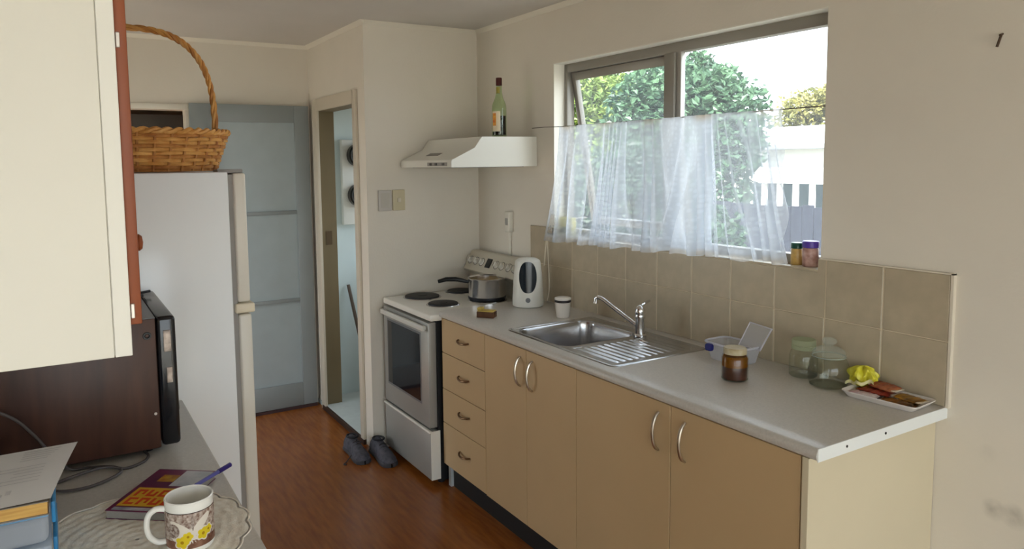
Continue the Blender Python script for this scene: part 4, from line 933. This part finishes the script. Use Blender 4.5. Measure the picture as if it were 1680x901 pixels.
# ================================================================ outdoors
GR = mat('pale_paving', (150, 144, 134), .9, c2=(170, 164, 152), scale=3, bump=.1)
struct('ground', 'pale paved yard outside the window', MB().box(-60, 60, -60, 60, -.52, -.5), GR)
fc = thing('paling_fence', 'dark stained paling fence outside the window', 'fence', (-1, 4.0, -.5))
FM = mat('dark_stained_paling', (44, 47, 58), .8, var=.15, scale=6, stretch=(1, 1, .15))
pal = None
for i in range(84):
    x = -9.0+i*.125
    if pal is None: pal = obj('paling', MB().box(-.058, .058, -.01, .01, 0, 1.68), FM, fc, world_co=False); p_ = pal
    else: p_ = pal.copy(); col.objects.link(p_); p_.parent = fc
    p_.location = (x+1, rng.uniform(-.004, .004), rng.uniform(-.02, .01))
for z in (.3, 1.35): obj('rail', MB().box(-9.1, 1.6, 4.012, 4.06, -.5+z, -.5+z+.08), FM, fc)
cp = thing('white_carport', 'white carport with posts beyond the fence', 'carport', (-4, 9.5, -.5))
WP = mat('white_weatherboard', (238, 238, 234), .6)
obj('fascia_wall', MB().box(-7.6, 1.0, 9.0, 9.12, 1.20, 1.80), WP, cp)
obj('roof_slope', MB().prism([(8.8, 1.88), (8.8, 1.90), (11.0, 2.30), (11.0, 2.26)], 'x', -7.8, 1.2), mat('white_roof_sheet', (236, 236, 234), .5), cp)
obj('gutter', MB().box(-7.8, 1.2, 8.74, 8.84, 1.80, 1.89, .01), mat('grey_gutter', (140, 146, 150), .5), cp)
for i in range(26):
    x = -7.5+i*.33; obj('post', MB().box(x-.03, x+.03, 9.02, 9.12, -.5, 1.2), WP, cp)
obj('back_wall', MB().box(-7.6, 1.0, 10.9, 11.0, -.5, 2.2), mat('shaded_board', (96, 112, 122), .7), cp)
def tree(name, label, c, rad, n, leaf, mcol, seed, trunk_to=-.5):
    r_ = random.Random(seed); t = thing(name, label, 'tree', (c[0], c[1], -.5), 0, 'trees outside the window')
    m = MB(); m.tube([(c[0], c[1], -.5), (c[0]+.05, c[1], c[2]-rad[2]*.5), (c[0], c[1]+.05, c[2]+rad[2]*.3)], [.12, .09, .03], 8)
    cl = []
    for k in range(26):
        th = r_.uniform(0, 6.28); ph = math.acos(r_.uniform(-1, 1)); q_ = r_.uniform(.55, .95)
        p = Vector((c[0]+rad[0]*q_*math.sin(ph)*math.cos(th), c[1]+rad[1]*q_*math.sin(ph)*math.sin(th), c[2]+rad[2]*q_*math.cos(ph))); cl.append((p, r_.uniform(.28, .5)))
        if k < 14: m.tube([(c[0], c[1], c[2]-rad[2]*.45), (Vector((c[0], c[1], c[2]))+p)/2+Vector((0, 0, -.1)), p], [.04, .025, .01], 5)
    obj('trunk', m, mat('grey_bark', (92, 78, 64), .9, var=.2), t)
    V, F = [], []
    for i in range(n):
        p, s = cl[r_.randrange(len(cl))]
        d = Vector((r_.gauss(0, 1), r_.gauss(0, 1), r_.gauss(0, 1))).normalized()*s*rad[0]*r_.random()**.4
        o_ = p+Vector((d.x, d.y, d.z*rad[2]/rad[0])); a = Vector((r_.gauss(0, 1), r_.gauss(0, 1), r_.gauss(0, .6)-.3)).normalized(); b = a.cross(Vector((r_.gauss(0, 1), r_.gauss(0, 1), r_.gauss(0, 1)))).normalized()
        L = leaf*r_.uniform(.7, 1.3); nn = a.cross(b)*L*.12
        k = len(V); V += [o_-a*L*.5, o_+b*L*.28+nn, o_+a*L*.5, o_-b*L*.28+nn]; F += [(k, k+1, k+2), (k, k+2, k+3)]
    me = bpy.data.meshes.new('foliage'); me.from_pydata([v-Vector((c[0], c[1], -.5)) for v in V], [], F); me.materials.append(mcol)
    o = bpy.data.objects.new('foliage', me); col.objects.link(o); o.parent = t; o['kind'] = 'stuff'
    return t
def leafmat(name, c, c2):
    m = mat(name, c, .45, c2=c2, scale=3.5); nt = m.node_tree; b = nt.nodes['Principled BSDF']
    tl = nt.nodes.new('ShaderNodeBsdfTranslucent'); mx_ = nt.nodes.new('ShaderNodeMixShader'); mx_.inputs[0].default_value = .35
    nt.links.new(b.inputs['Base Color'].links[0].from_socket, tl.inputs[0]); out = nt.nodes['Material Output']
    nt.links.new(b.outputs[0], mx_.inputs[1]); nt.links.new(tl.outputs[0], mx_.inputs[2]); nt.links.new(mx_.outputs[0], out.inputs[0]); return m
LG = leafmat('glossy_green_leaf', (34, 62, 46), (84, 116, 82)); LY = leafmat('yellow_green_leaf', (62, 92, 44), (124, 140, 66)); LO = leafmat('olive_leaf', (96, 100, 52), (146, 136, 76))
tree('garden_tree', 'dense dark green tree in the middle of the window view', (-4.05, 5.7, 1.75), (1.10, .9, 1.35), 20000, .115, LG, 1)
tree('garden_tree', 'sunlit yellow green tree behind the open sash', (-7.9, 7.3, 2.0), (1.75, 1.2, 1.75), 22000, .12, LY, 2)
tree('garden_tree', 'small olive tree over the carport at the right', (-6.0, 12.2, 2.2), (1.25, .9, .85), 9000, .12, LO, 3)
tree('garden_tree', 'low green shrub against the fence behind the curtain', (-2.0, 2.75, .70), (1.55, .45, .95), 16000, .10, leafmat('deep_green_leaf', (26, 48, 36), (58, 84, 58)), 5)
